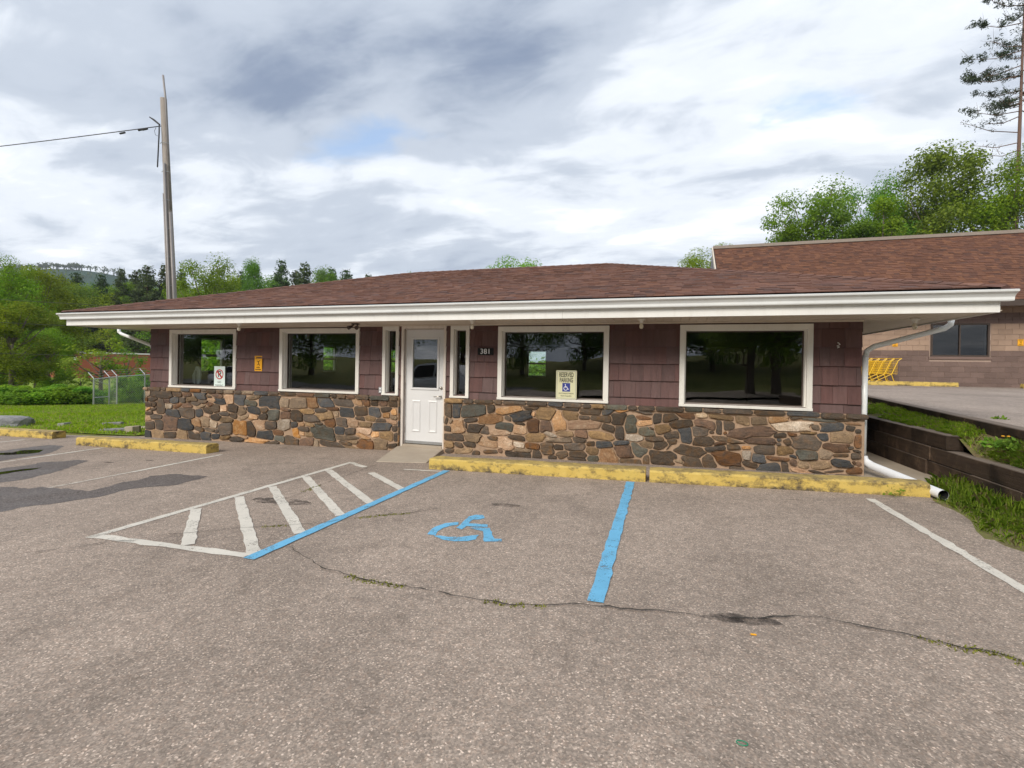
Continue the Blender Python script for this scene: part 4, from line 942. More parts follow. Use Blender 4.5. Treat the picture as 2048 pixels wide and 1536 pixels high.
GP = [(0, 2.256), (-.062, 2.256), (-.068, 2.268), (-.070, 2.30), (-.090, 2.332), (-.110, 2.345), (-.122, 2.352), (-.128, 2.373), (-.118, 2.378), (-.112, 2.366), (-.10, 2.36), (-.06, 2.34), (-.052, 2.275), (-.006, 2.275), (-.006, 2.385), (0, 2.385)]
gm = MB(); ya = -OF-.0025
gxs = np.linspace(-OL-.07, W+OR_+.07, 6); vs_ = []; n = len(GP)
for i, x in enumerate(gxs):
    for d, z in GP:
        fl = (d/-.128)*.03 if i in (0, 5) else 0
        vs_.append((x+(-fl if i == 0 else fl), ya+d, z+(0 if i in (0, 5) else .006)))
fs = [(i*n+j, i*n+(j+1) % n, (i+1)*n+(j+1) % n, (i+1)*n+j) for i in range(5) for j in range(n)]
gut = gm.add(vs_, fs).build('gutter', MAT['gutter'], B, fixn=True)
for xe, sgn in ((-OL-.07, -1), (W+OR_+.07, 1)):
    MB().prism([(xe+sgn*(-d/.128)*.03, ya+d, z) for d, z in GP[:8]]+[(xe, ya, 2.375)], (0, 0, 0), (sgn*.004, 0, 0)).build('end_cap', MAT['gutter'], gut, fixn=True)

# ---- roof
ZE, ZRI = 2.427, 3.99; YR = -OF+5.2; RLx, RRx = -OL+5.117, W+OR_-4.971
CLv, CRv = np.array([-OL-.03, -OF-.05, ZE-.016]), np.array([W+OR_+.03, -OF-.05, ZE-.016])
RLv, RRv = np.array([RLx, YR, ZRI]), np.array([RRx, YR, ZRI]); BLv, BRv = np.array([-OL-.03, YR*2+OF+.05, ZE-.016]), np.array([W+OR_+.03, YR*2+OF+.05, ZE-.016])
dn = .02
roof = MB().add([CLv-[0, 0, dn], CRv-[0, 0, dn], BRv-[0, 0, dn], BLv-[0, 0, dn], RLv-[0, 0, dn], RRv-[0, 0, dn]], [(0, 1, 5, 4), (1, 2, 5), (2, 3, 4, 5), (3, 0, 4), (0, 3, 2, 1)]).build('roof', MAT['under_and_shade'], B, fixn=True)
MB().box(-OL, W+OR_, -OF-.03, -OF+.02, 2.386, ZE-.045).build('eave_gap_shade', MAT['under_and_shade'], roof)  # black strip standing in for the shadow between gutter and shingles
def tab_geo(p0, p1, q1, q0, nrm, th):
    """lower edge p0-p1 proud of the roof, upper edge q0-q1 nearly flush"""
    return [p0+nrm*th, p1+nrm*th, q1+nrm*.003, q0+nrm*.003, p0, p1], [(0, 1, 2, 3), (4, 5, 1, 0), (0, 3, 4), (1, 5, 2)]
def shingle_plane(P0, P1, Q0, Q1, expo, wlo, whi, nrm):
    """rows from eave P0-P1 up to Q0-Q1; yields tabs"""
    L_ = np.linalg.norm((Q0+Q1)/2-(P0+P1)/2); n = int(round(L_/expo)); out = []
    for r in range(n):
        t0, t1 = r/n, min(1, (r+1.25)/n)
        a0, a1 = P0+(Q0-P0)*t0, P1+(Q1-P1)*t0; wd = np.linalg.norm(a1-a0); u = (a1-a0)/wd if wd > 1e-6 else None
        if u is None: continue
        upv = ((Q0+Q1)/2-(P0+P1)/2); upv = upv-u*(upv@u); upv /= np.linalg.norm(upv); dl = L_*(t1-t0)
        s_ = -random.uniform(0, .2)
        while s_ < wd:
            w_ = random.uniform(wlo, whi); b0, b1 = max(0, s_+.002), min(wd, s_+w_-.002); s_ += w_
            if b1-b0 < .02: continue
            lo0, lo1 = a0+u*b0, a0+u*b1; jit = upv*random.uniform(-.004, .004)
            # clip the upper edge to the hip lines
            c0, c1 = P0+(Q0-P0)*t1, P1+(Q1-P1)*t1
            h0, h1 = lo0+upv*dl, lo1+upv*dl
            m0, m1 = (c0-a0)@u, (c1-a0)@u
            g0 = a0+u*min(max((h0-a0)@u, m0), m1)+upv*((h0-a0)@upv); g1 = a0+u*min(max((h1-a0)@u, m0), m1)+upv*((h1-a0)@upv)
            out.append((lo0+jit, lo1+jit, g1, g0))
    return out
fn = np.cross(CRv-CLv, RLv-CLv); fn /= np.linalg.norm(fn); fn = fn if fn[2] > 0 else -fn
tabs = shingle_plane(CLv, CRv, RLv, RRv, .142, .09, .24, fn)
dist = [np.linalg.norm((t[0]+t[1])/2-CAMP) for t in tabs]; order = np.argsort(dist)
big_ = set(order[:295].tolist()); fm = MB()
for i, t in enumerate(tabs):
    th = random.choice([.009, .013, .018]); vs_, fs = tab_geo(*t, fn, th)
    if i in big_: MB().add(vs_, fs).build('roof_shingle', MAT['sh_obj'], roof)
    else: fm.add(vs_, fs)
tag(fm.build('roof_shingle_field', MAT['sh_isl'], roof), kind='stuff')
for P0, P1, Q0, Q1 in ((CRv, BRv, RRv, RRv), (BLv, CLv, RLv, RLv), (BRv, BLv, RRv, RLv)):
    n_ = np.cross(P1-P0, (Q0+Q1)/2-P0); n_ /= np.linalg.norm(n_); n_ = n_ if n_[2] > 0 else -n_; fm = MB()
    for t in shingle_plane(P0, P1, Q0, Q1, .16, .2, .5, n_): fm.add(*tab_geo(*t, n_, .012))
    tag(fm.build('roof_shingle_field', MAT['sh_isl'], roof), kind='stuff')
def caps(A, Bp, n1, n2, step=.15, ww=.14):
    d = Bp-A; L_ = np.linalg.norm(d); d /= L_; k = int(L_/step); s1 = np.cross(d, n1); s2 = np.cross(d, n2)
    if s1[2] > 0: s1 = -s1
    if s2[2] > 0: s2 = -s2
    s1, s2 = s1/np.linalg.norm(s1), s2/np.linalg.norm(s2); upz = (n1+n2)/np.linalg.norm(n1+n2)
    me = MB().add([s1*ww+upz*.016, upz*.026, s2*ww+upz*.016, s1*ww+d*step*1.25+upz*.005, d*step*1.25+upz*.014, s2*ww+d*step*1.25+upz*.005, s1*ww, s2*ww], [(0, 1, 4, 3), (1, 2, 5, 4), (6, 1, 0), (6, 7, 1), (7, 2, 1)]).mesh('ridge_cap', MAT['sh_obj'])
    for i in range(k):
        o = link('ridge_cap', me); o.location = Vector(A+d*step*i); setpar(o, roof)
nR = np.array([(ZRI-ZE), 0, 4.97]); nR = nR/np.linalg.norm(nR); nL = np.array([-(ZRI-ZE), 0, 5.1]); nL /= np.linalg.norm(nL); nB = fn*np.array([1, -1, 1])
caps(CRv, RRv, fn, nR, .2); caps(CLv, RLv, fn, nL, .2); caps(RRv, RLv, fn, nB, .22)

# ---- lamps, floodlight, number, hook, outlet, downspouts
def lampholder(px, py, yy=-.35):
    p = atz(px, py, ZS)
    p = np.array([p[0], p[1], ZS]); c = (p[0], p[1], ZS)
    b_ = MB().lathe([(.055, 0), (.055, -.012), (.030, -.03), (.024, -.055), (.020, -.06)][::-1], 14, c).build('porcelain_lampholder', MAT['white'], B, smooth=True)
    MB().lathe([(.004, -.145), (.02, -.14), (.030, -.118), (.028, -.095), (.016, -.07), (.014, -.055)], 14, c).build('bulb', MAT['bulb'], b_, smooth=True)
for px, py in ((478, 646), (944.5, 640), (1283, 637.5), (1830, 637)): lampholder(px, py)
p = atz(711, 647, ZS); fl = MB().box(p[0]-.06, p[0]+.06, p[1]-.035, p[1]+.035, ZS-.02, ZS+.002).build('floodlight', MAT['bronze'], B)
for s_ in (-1, 1):
    MB().tube([(p[0]+s_*.03, p[1], ZS-.02), (p[0]+s_*.06, p[1]-.02, ZS-.05), (p[0]+s_*.085, p[1]-.09, ZS-.085)], [.010, .016, .038], 10).build('lamp_head', MAT['bronze'], fl)
def text_mesh(body, size, mat, name, parent, loc, ext=.0006, ax='CENTER', sx=1., rz=0., bold=0.):
    cu = bpy.data.curves.new(name, 'FONT'); cu.body = body; cu.size = size; cu.align_x = ax; cu.align_y = 'CENTER'; cu.extrude = ext; cu.offset = bold; cu.resolution_u = 3
    t = bpy.data.objects.new('tmp', cu); COL.objects.link(t); bpy.context.view_layer.update()
    me = bpy.data.meshes.new_from_object(t.evaluated_get(bpy.context.evaluated_depsgraph_get())); bpy.data.objects.remove(t); bpy.data.curves.remove(cu)
    me.name = name; me.materials.clear(); me.materials.append(mat)
    o = link(name, me); o.location = [float(v) for v in loc]; o.rotation_euler = (R(90), 0, rz); o.scale = (sx, 1, 1)
    o.parent = parent; o.matrix_parent_inverse = wmat(parent).inverted(); return o
c = aty(971.5, 703, -.02); nb = MB().box(c[0]-.14, c[0]+.14, -.036, -.016, c[2]-.058, c[2]+.058).build('number_plaque', MAT['black'], B, bevel=.002)
text_mesh('381', .125, MAT['white_ink'], 'house_number', nb, (c[0], -.0375, c[2]-.002), .002, sx=1.05)
c = aty(1675, 690, -.02); MB().tube([(c[0], -.02, c[2]+.03), (c[0], -.05, c[2]+.03), (c[0]+.02, -.06, c[2]+.005), (c[0]-.02, -.06, c[2]-.015), (c[0]+.012, -.055, c[2]-.03), (c[0], -.02, c[2]-.04)], .006, 6).build('wall_hook', MAT['white'], B)
c = aty(761.5, 780, -.02); ou = MB().box(c[0]-.035, c[0]+.035, -.04, -.015, c[2]-.057, c[2]+.057).build('outdoor_socket', MAT['metal'], B, bevel=.004)
for dz in (-.025, .025): MB().box(c[0]-.016, c[0]+.016, -.043, -.0395, c[2]+dz-.014, c[2]+dz+.014).build('socket_face', MAT['white_ink'], ou)
# right downspout
a0 = atz(1903, 643, ZS-.01); lowx = 13.42; p1 = aty(1731, 697, .06); p1[0] = max(p1[0], lowx)
dsr = MB().tube([(a0[0], a0[1], ZS+.02), (a0[0]-.01, a0[1], ZS-.05), (a0[0]-.06, a0[1]+.03, ZS-.10), (p1[0]+.10, .05, p1[2]+.03), (p1[0]+.02, .06, p1[2]-.03), (p1[0], .06, p1[2]-.12)], .036, 10).build('downspout', MAT['gutter'], B, smooth=True)
MB().tube([(p1[0], .06, p1[2]-.10), (p1[0]-.005, .06, .20)], .036, 10).build('downspout_pipe', MAT['gutter'], dsr, smooth=True)
MB().box(W-.01, W+.03, .02, .09, ZS-.16, ZS-.02).build('meter_box', MAT['bronze'], dsr)
# left downspout
a0 = atz(238, 660, ZS-.01); e_ = atx(303, 691, -.05)
dsl = MB().tube([(a0[0], a0[1], ZS+.02), (a0[0], a0[1], ZS-.05), (a0[0]+.05, a0[1]+.02, ZS-.10), (-.08, max(.06, e_[1]), e_[2]), (-.06, max(.06, e_[1])+.02, e_[2]-.12), (-.06, max(.06, e_[1])+.02, -.1)], .036, 10).build('downspout', MAT['gutter'], B, smooth=True)
# drain pipe on the ground
s0 = np.array([p1[0]+.04, -.02, .165]); s1 = gnd(1887, 990.5, .058)
dv_ = (s1-s0)/np.linalg.norm(s1-s0)
dp = tag(MB().tube([s0+[-.045, .08, .09], s0+[-.03, .05, .03], s0+dv_*.08, s1], .056, 18, False).build('drain_pipe', MAT['pvc'], smooth=True), 'white plastic drain pipe lying on the ground past the end of the yellow kerb', 'pipe')
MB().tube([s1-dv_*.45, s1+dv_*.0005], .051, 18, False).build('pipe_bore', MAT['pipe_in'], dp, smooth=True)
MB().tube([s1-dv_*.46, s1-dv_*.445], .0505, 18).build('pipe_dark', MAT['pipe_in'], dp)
# ---- door ramp
ra, rb = gnd(752, 924), gnd(853, 926.5); zt = -.035
rv = [(6.20, -.13, zt), (7.10, -.13, zt), (rb[0], rb[1], gz(rb[0], rb[1])+.012), (ra[0], ra[1], gz(ra[0], ra[1])+.012)]
rv2 = [(x, y, gz(x, y)-.05) for x, y, z in rv]
rv.insert(0, rv.pop(0)); rm = MB().add(rv+rv2, [(0, 3, 2, 1), (4, 5, 6, 7), (0, 1, 5, 4), (1, 2, 6, 5), (2, 3, 7, 6), (3, 0, 4, 7)]).build('entrance_ramp', MAT['concrete'], fixn=True, bevel=.006)
tag(rm, 'small sloping tan concrete ramp in front of the white door', 'ramp')
MB().box(6.206, 7.104, -.14, .05, -.3, -.036).build('door_step', MAT['concrete'], B)

# ---- signs
def emblem(x, y, z, s, mat, parent):
    """wheelchair emblem facing -y, s = height"""
    P = lambda u, v: (x+(u-.5)*s, y, z+(v-.5)*s); m_ = MB()
    ring = [(.42+.27*math.cos(R(t)), .34+.27*math.sin(R(t))) for t in range(100, 395, 14)]; w_ = .075
    for (a, b) in zip(ring[:-1], ring[1:]):
        c_ = np.array([.42, .34]); A, Bq = np.array(a), np.array(b); na = (A-c_)/.27*w_/2; nb_ = (Bq-c_)/.27*w_/2
        m_.prism([P(*(A+na)), P(*(Bq+nb_)), P(*(Bq-nb_)), P(*(A-na))], (0, 0, 0), (0, -.001, 0))
    def bar(a, b, w_):
        a, b = np.array(a), np.array(b); d = (b-a)/np.linalg.norm(b-a); n_ = np.array([-d[1], d[0]])*w_/2
        m_.prism([P(*(a+n_)), P(*(b+n_)), P(*(b-n_)), P(*(a-n_))], (0, 0, 0), (0, -.0012, 0))
    bar((.37, .80), (.41, .45), .085); bar((.40, .49), (.66, .49), .08); bar((.64, .50), (.78, .20), .08); bar((.75, .21), (.90, .27), .075); bar((.40, .63), (.62, .63), .06)
    m_.prism([P(.36+.075*math.cos(t), .89+.075*math.sin(t)) for t in np.linspace(0, 2*math.pi, 14)[:-1]], (0, 0, 0), (0, -.0012, 0))
    return m_.build('wheelchair_emblem', mat, parent, fixn=True)
def rrect(x0, x1, z0, z1, r):
    o = []
    for cx, cz, a in ((x1-r, z1-r, 0), (x0+r, z1-r, 90), (x0+r, z0+r, 180), (x1-r, z0+r, 270)):
        o += [(cx+r*math.cos(R(a+k*30)), cz+r*math.sin(R(a+k*30))) for k in range(4)]
    return o
def plate(name, x0, x1, z0, z1, y, mat, label, r=.012, th=.003, bend=0):
    t = thing(name, ((x0+x1)/2, y, z0), label, 'sign'); P = rrect(x0, x1, z0, z1, r)
    MB().prism([(a, y, b) for a, b in P], (0, 0, 0), (0, th, 0)).build('sign_plate', mat, t, fixn=True); return t
def frame_line(x0, x1, z0, z1, y, w_, mat, par):
    m_ = MB(); m_.box(x0, x1, y, y+.0005, z1-w_, z1); m_.box(x0, x1, y, y+.0005, z0, z0+w_); m_.box(x0, x0+w_, y, y+.0005, z0+w_, z1-w_); m_.box(x1-w_, x1, y, y+.0005, z0+w_, z1-w_); m_.build('border_line', mat, par)
# reserved parking sign in front of the third window
yS = -.020; q0, q1 = aty(1112.5, 741, yS), aty(1152.8, 799.6, yS)
x0, x1, z0, z1 = q0[0], q1[0], ZSI+.046, q0[2]+.004
t = plate('reserved_parking_sign', x0, x1, z0, z1, yS, MAT['sign_c'], 'cream reserved parking sign with blue wheelchair square standing in the window', .018)
w_ = x1-x0; h_ = z1-z0; xc = (x0+x1)/2; yy = yS-.0012
frame_line(x0+w_*.045, x1-w_*.045, z0+h_*.03, z1-h_*.03, yS-.0009, .0035, MAT['sign_b'], t)
text_mesh('RESERVED', w_*.31, MAT['black'], 'lettering', t, (xc, yy, z0+h_*.84), .0004, sx=.50, bold=.0018)
text_mesh('PARKING', w_*.31, MAT['black'], 'lettering', t, (xc, yy, z0+h_*.655), .0004, sx=.50, bold=.0018)
e_ = MB().box(xc-w_*.19, xc+w_*.19, yS-.0008, yS-.0002, z0+h_*.26, z0+h_*.56).build('blue_square', MAT['sign_b'], t)
emblem(xc, yS-.0009, z0+h_*.41, w_*.33, MAT['white_ink'], t)
text_mesh('STATE DISABLED PARKING', w_*.083, MAT['black'], 'lettering', t, (xc, yy, z0+h_*.195), .0004, sx=.74)
text_mesh('PERMIT REQUIRED', w_*.083, MAT['black'], 'lettering', t, (xc, yy, z0+h_*.105), .0004, sx=.78)
# no parking sign behind the glass of the first window
yS = .075; q0, q1 = aty(428.5, 732.3, yS), aty(449.5, 774.5, yS); x0, x1, z1 = q0[0], q1[0], q0[2]; z0 = ZSI+.045
t = plate('no_parking_sign', x0, x1, z0, z1, yS, MAT['sign_w'], 'pale no parking sign leaning inside the window, red circle around the letter', .012)
w_ = x1-x0; xc = (x0+x1)/2; zc_ = z1-.17; r_ = w_*.36; m_ = MB()
for k in range(28):
    a, b = 2*math.pi*k/28, 2*math.pi*(k+1)/28
    m_.prism([(xc+r_*math.cos(a), yS-.0015, zc_+r_*math.sin(a)), (xc+r_*math.cos(b), yS-.0015, zc_+r_*math.sin(b)), (xc+r_*.8*math.cos(b), yS-.0015, zc_+r_*.8*math.sin(b)), (xc+r_*.8*math.cos(a), yS-.0015, zc_+r_*.8*math.sin(a))], (0, 0, 0), (0, .001, 0))
d_ = r_*.62; e_ = r_*.11; m_.prism([(xc-d_-e_, yS-.002, zc_+d_-e_), (xc-d_+e_, yS-.002, zc_+d_+e_), (xc+d_+e_, yS-.002, zc_-d_+e_), (xc+d_-e_, yS-.002, zc_-d_-e_)], (0, 0, 0), (0, .001, 0))
m_.build('prohibition_ring', MAT['sign_r'], t, fixn=True)
text_mesh('P', r_*1.75, MAT['black'], 'lettering', t, (xc, yS-.0008, zc_), .0003, bold=.002)
text_mesh('NO', .062, MAT['black'], 'lettering', t, (xc, yS-.001, zc_-.165), .0004)
text_mesh('PARKING', .062, MAT['black'], 'lettering', t, (xc, yS-.001, zc_-.235), .0004, sx=.85)
# white shade-like object inside window 1
c = aty(394, 768, .55); lb = thing('white_ornament', (c[0], .55, c[2]-.02), 'white leaf shaped ornament with a dark centre line standing inside the window', 'ornament')
z_ = c[2]-.02; hh = .42
pl = [(-.125, .06), (-.13, .22), (-.06, .34), (-.03, hh), (.04, hh), (.09, .36), (.11, .25), (.09, .08), (.05, .02), (-.06, .02)]
MB().prism([(c[0]+u, .55, z_+v) for u, v in pl], (0, -.02, 0), (0, .03, 0)).build('body', MAT['white_ink'], lb, fixn=True, bevel=.01)
MB().box(c[0]-.012, c[0]+.004, .522, .528, z_+.02, z_+.32).build('centre_line', MAT['black'], lb)
MB().box(.30, 2.6, .40, .80, .74, z_+.024).build('window_ledge', MAT['interior'], B)
# small yellow warning sign between windows
def warn(cx, cz, y, w_, h_, label):
    t = plate('warning_sign', cx-w_/2, cx+w_/2, cz-h_/2, cz+h_/2, y, MAT['sign_y'], label, .008, .006); yy = y-.001
    m_ = MB(); k = MAT['black']
    m_.box(cx-w_*.42, cx+w_*.42, yy, yy+.0006, cz+h_*.455, cz+h_*.47); m_.box(cx-w_*.42, cx+w_*.42, yy, yy+.0006, cz+h_*.285, cz+h_*.30)
    for i in range(7): m_.box(cx-w_*.36+i*w_*.105, cx-w_*.36+i*w_*.105+w_*.07, yy, yy+.0006, cz+h_*.33, cz+h_*.425)
    for r_, n_, z_ in ((0, 4, -.27), (1, 7, -.40)):
        for i in range(n_): m_.box(cx+(i-n_/2)*w_*.11, cx+(i-n_/2)*w_*.11+w_*.075, yy, yy+.0006, cz+h_*(z_-.03), cz+h_*(z_+.045))
    m_.build('print', k, t)
    f_ = MB()
    for a, b in (((-.18, .17), (.02, .12)), ((.02, .12), (.25, .2)), ((.0, .13), (.08, -.02)), ((.08, -.02), (-.12, -.1)), ((.08, -.02), (.2, -.13))):
        f_.tube([(cx+a[0]*w_, y-.001, cz+a[1]*h_), (cx+b[0]*w_, y-.001, cz+b[1]*h_)], .0055, 5)
    f_.build('pictogram', k, t); return t
c = aty(517, 727, -.025); warn(c[0], c[2], -.030, .185, .305, 'small yellow warning sign with a black figure screwed to the plum siding')

# ================================================================ NEIGHBOURING STORE
YN = 14.4
Nb = thing('neighbouring_store', (22, YN, .9), 'tan and brown concrete block store with steep orange-brown shingle roof', 'building')
NX0, NX1 = 12.6, 29.0; nwin = (20.36, 22.15, 2.07, 3.31)
wb = MB(); wb.box(NX0, nwin[0], YN+.012, YN+.3, .5, 4.09); wb.box(nwin[1], NX1, YN+.012, YN+.3, .5, 4.09); wb.box(nwin[0], nwin[1], YN+.012, YN+.3, .5, nwin[2]); wb.box(nwin[0], nwin[1], YN+.012, YN+.3, nwin[3], 4.09)
nwall = wb.build('block_wall', MAT['blk_mortar'], Nb)
MB().box(NX0, NX1, YN+9, YN+9.3, .5, 4.09).build('rear_wall', MAT['blk_br'], Nb); MB().box(NX0, NX0+.3, YN+.3, YN+9, .5, 4.09).build('end_wall', MAT['blk_br'], Nb)
MB().box(NX0+.3, NX1, YN+3.5, YN+3.6, .5, 4.09).build('inner_partition', MAT['interior'], Nb)
bl = {}
for r in range(16):
    z0 = .89+.2*r; col_ = 'blk_br' if (r < 7 or r in (12, 13)) else 'blk_tan'; x = 16.0-(.2 if r % 2 else 0)
    while x < 27:
        segs = [(x, x+.4)]
        if z0+.2 > nwin[2]+.02 and z0 < nwin[3]-.02: segs = [s_ for s_ in ((x, min(x+.4, nwin[0]-.03)), (max(x, nwin[1]+.03), x+.4)) if s_[1]-s_[0] > .06 and (s_[0] >= x and s_[1] <= x+.4)]
        for a, b in segs:
            key = (round(b-a, 3), col_)
            if key not in bl: bl[key] = MB().box(.006, b-a-.006, 0, .02, .006, .194).mesh('block', MAT[col_])
            if a > 24.6: continue
            o = link('block', bl[key]); o.location = (a, YN-.004+random.uniform(0, .003), z0); setpar(o, nwall)
        x += .4
far_b = MB().box(24.62, NX1, YN-.002, YN+.01, .89, 2.29).build('far_block_face', MAT['blk_br'], nwall); MB().box(24.62, NX1, YN-.002, YN+.01, 2.29, 4.09).build('far_block_face', MAT['blk_tan'], nwall)
nf = MB(); a, b, z0, z1 = nwin; q = .06
for bx_ in ((a, a+q, z0, z1), (b-q, b, z0, z1), (a+q, b-q, z0, z0+q), (a+q, b-q, z1-q, z1), ((a+b)/2-.02, (a+b)/2+.02, z0+q, z1-q)): nf.box(bx_[0], bx_[1], YN-.02, YN+.06, bx_[2], bx_[3])
nfo = nf.build('shop_window', MAT['bronze'], Nb); MB().box(a+q, b-q, YN+.02, YN+.026, z0+q, z1-q).build('pane', MAT['glass_shop'], nfo)
MB().box(a-.06, b+.06, YN-.03, YN-.001, z0-.10, z0-.002).build('sill', MAT['blk_br'], nfo)
# roof: steep slope
ridge_l = aty(1428, 497, 17.6); ridge_r = aty(2048, 466, 17.6); zr_ = (ridge_l[2]+ridge_r[2])/2; rx0 = ridge_l[0]
ev0, ev1 = np.array([rx0, 13.55, 4.06]), np.array([NX1, 13.55, 4.06]); rd0, rd1 = np.array([rx0, 17.6, zr_]), np.array([NX1, 17.6, zr_])
MB().add([ev0-[0, 0, .03], ev1-[0, 0, .03], rd1-[0, 0, .03], rd0-[0, 0, .03], (rx0, 24.3, 4.06), (NX1, 24.3, 4.06)], [(0, 1, 2, 3), (3, 2, 5, 4)]).build('roof', MAT['under_and_shade'], Nb)
nn = np.cross(ev1-ev0, rd0-ev0); nn /= np.linalg.norm(nn); nn = nn if nn[2] > 0 else -nn; fm = MB()
for t in shingle_plane(ev0, ev1, rd0, rd1, .145, .12, .28, nn): fm.add(*tab_geo(*t, nn, random.choice([.008, .014, .02])))
tag(fm.build('roof_shingle_field', MAT['nsh'], Nb), kind='stuff')
MB().box(rx0-.04, NX1, 17.5, 17.75, zr_-.02, zr_+.12).build('ridge_cap_strip', simple('taupe_metal', (.26, .215, .18), .6, .3), Nb)
MB().box(rx0, NX1, 13.5, 13.58, 3.84, 4.05).build('fascia', MAT['bronze'], Nb); MB().box(rx0, NX1, 13.58, YN, 3.98, 4.02).build('soffit', MAT['bronze'], Nb)
MB().prism([(rx0-.05, 13.5, 4.0), (rx0-.05, 17.6, zr_), (rx0-.05, 24.3, 4.0)], (0, 0, 0), (.05, 0, 0)).build('gable_end', MAT['bronze'], Nb, fixn=True)
MB().prism([(rx0-.09, 13.45, 4.0), (rx0-.09, 17.6, zr_+.08), (rx0-.09, 17.75, zr_-.1), (rx0-.09, 13.8, 3.95)], (0, 0, 0), (.04, 0, 0)).build('rake_trim', MAT['soffit'], Nb, fixn=True)
def ustop(x0, x1, y0, y1, label):
    o = MB().box(-(x1-x0)/2, (x1-x0)/2, -(y1-y0)/2, (y1-y0)/2, -.03, .15).build('wheel_stop', MAT['kerb'], bevel=.015); o.location = ((x0+x1)/2, (y0+y1)/2, zu(0, y0)+.01)
    return tag(o, label, 'kerb', 'wheel stops at the block store')
ustop(17.2, 20.95, 13.75, 13.95, 'yellow wheel stop below the row of shopping carts'); ustop(22.8, 25.5, 13.75, 13.95, 'yellow wheel stop past the dark shop window of the block store')
for px, py, lab in ((1790, 687, 'small yellow notice on the block wall above the shopping carts'), (2041, 685, 'small yellow notice on the block wall past the shop window')):
    c = aty(px, py, YN-.01); warn(c[0], c[2], YN-.018, .17, .24, lab)

# ---- shopping carts
cart = thing('shopping_cart', (0, 0, 0), 'yellow wire shopping cart nested in the row by the block wall', 'shopping cart', 'nested yellow shopping carts')
Yc = MAT['yellow']; bk = MB(); w0, w1 = .22, .27      # basket: front narrow, handle side (x=+.45) wide
zb0, zb1, zt0, zt1 = .50, .42, .86, .92
def bp(t, s_, v): return ((-.42+.80*t), (w0+(w1-w0)*t)*s_, (zb0+(zb1-zb0)*t)*(1-v)+(zt0+(zt1-zt0)*t)*v)
for s_ in (-1, 1):
    for v in (0, .2, .4, .6, .8, 1): bk.tube([bp(0, s_, v), bp(1, s_, v)], .006 if v in (0, 1) else .003, 5)
    for t in np.linspace(0, 1, 13): bk.tube([bp(t, s_, 0), bp(t, s_, 1)], .003, 5)
for t in (0, 1):
    for v in (0, .25, .5, .75, 1): bk.tube([bp(t, -1, v), bp(t, 1, v)], .004, 5)
    for u in np.linspace(-1, 1, 7): bk.tube([bp(t, u, 0), bp(t, u, 1)], .003, 5)
for t in np.linspace(0, 1, 9): bk.tube([bp(t, -1, 0), bp(t, 1, 0)], .003, 5)
bk.build('basket', Yc, cart); fr = MB()
for s_ in (-1, 1):
    fr.tube([(.50, .27*s_, 1.0), (.40, .27*s_, .92), (.20, .26*s_, .40), (.28, .25*s_, .16), (.40, .25*s_, .13)], .013, 7)
    fr.tube([(.40, .25*s_, .13), (-.38, .20*s_, .13), (-.42, .2*s_, .16)], .013, 7); fr.tube([(.22, .26*s_, .42), (-.30, .21*s_, .13)], .010, 7)
fr.tube([(-.38, -.2, .13), (-.38, .2, .13)], .012, 7); fr.tube([(.2, -.26, .40), (.2, .26, .40)], .012, 7); fr.build('frame', Yc, cart)
MB().tube([(.50, -.28, 1.0), (.50, .28, 1.0)], .017, 8).build('handle', Yc, cart)
for x, y in ((.38, .25), (.38, -.25), (-.36, .2), (-.36, -.2)): MB().tube([(x, y-.014, .06), (x, y+.014, .06)], .06, 12).build('wheel', MAT['rubber'], cart)
c0 = aty(1785, 760, 14.12)
for i in range(7):
    o = cart if i == 0 else copy_tree(cart); o.location = (c0[0]-.35-.235*i, 14.08, zu(0, 14.08)+.005); o.rotation_euler = (0, 0, 0)

# ================================================================ UTILITY POLE, WIRES, FENCE, ROCKS
pb = atd(345, 598, 18); pt = atd(327, 197, 18); d = (pt-pb)/(pt[2]-pb[2]); base = pb+d*(Hs(*pb[:2])-.2-pb[2])
up_ = thing('utility_pole', base, 'tall leaning weathered wooden utility pole with metal conduits behind the roof', 'utility pole')
MB().tube([base, pb, pt], [.17, .145, .105], 14).build('pole', MAT['polewood'], up_, smooth=True)
ofs = lambda p, a, b: p+C_R*a-_fw*b
for a, b, top, r_ in ((-.09, .10, 7.6, .035), (.02, .17, 8.7, .045), (.115, .10, 6.9, .055)):
    e = base+d*(top-base[2]); MB().tube([ofs(base, a*1.25, b), ofs(pb, a*1.15, b*1.1), ofs(e, a, b*.9)], r_*.85, 8).build('conduit', MAT['conduit'], up_, smooth=True)
mt = atd(327, 152, 18); e = base+d*(7.0-base[2]); MB().tube([ofs(e, .13, .06), ofs(pt, .115, .06), ofs(mt, .02, .05)], .033, 8).build('mast_pipe', MAT['conduit'], up_, smooth=True)
for zz in np.arange(4.2, 10.4, 1.05):
    q = base+d*(zz-base[2]); MB().tube([ofs(q, -.15, .06), ofs(q, 0, .2), ofs(q, .16, .06)], .010, 5).build('strap', MAT['metal'], up_)
a_ = atd(322, 252, 18); MB().tube([ofs(a_, .02, .1), atd(308, 240, 18), atd(299, 234, 18)], [.03, .035, .02], 7).build('weatherhead', MAT['cable'], up_)
MB().tube([ofs(a_, .02, .12), ofs(a_+[0, 0, -.3], .06, .17), ofs(a_+[0, 0, -1.6], .03, .19)], .022, 6).build('drop_cable', MAT['cable'], up_)
MB().tube([atd(312, 255, 17.9), atd(309, 262, 17.9), atd(311, 270, 17.9), atd(316, 272, 17.9)], .007, 5).build('loose_wire', MAT['cable'], up_)
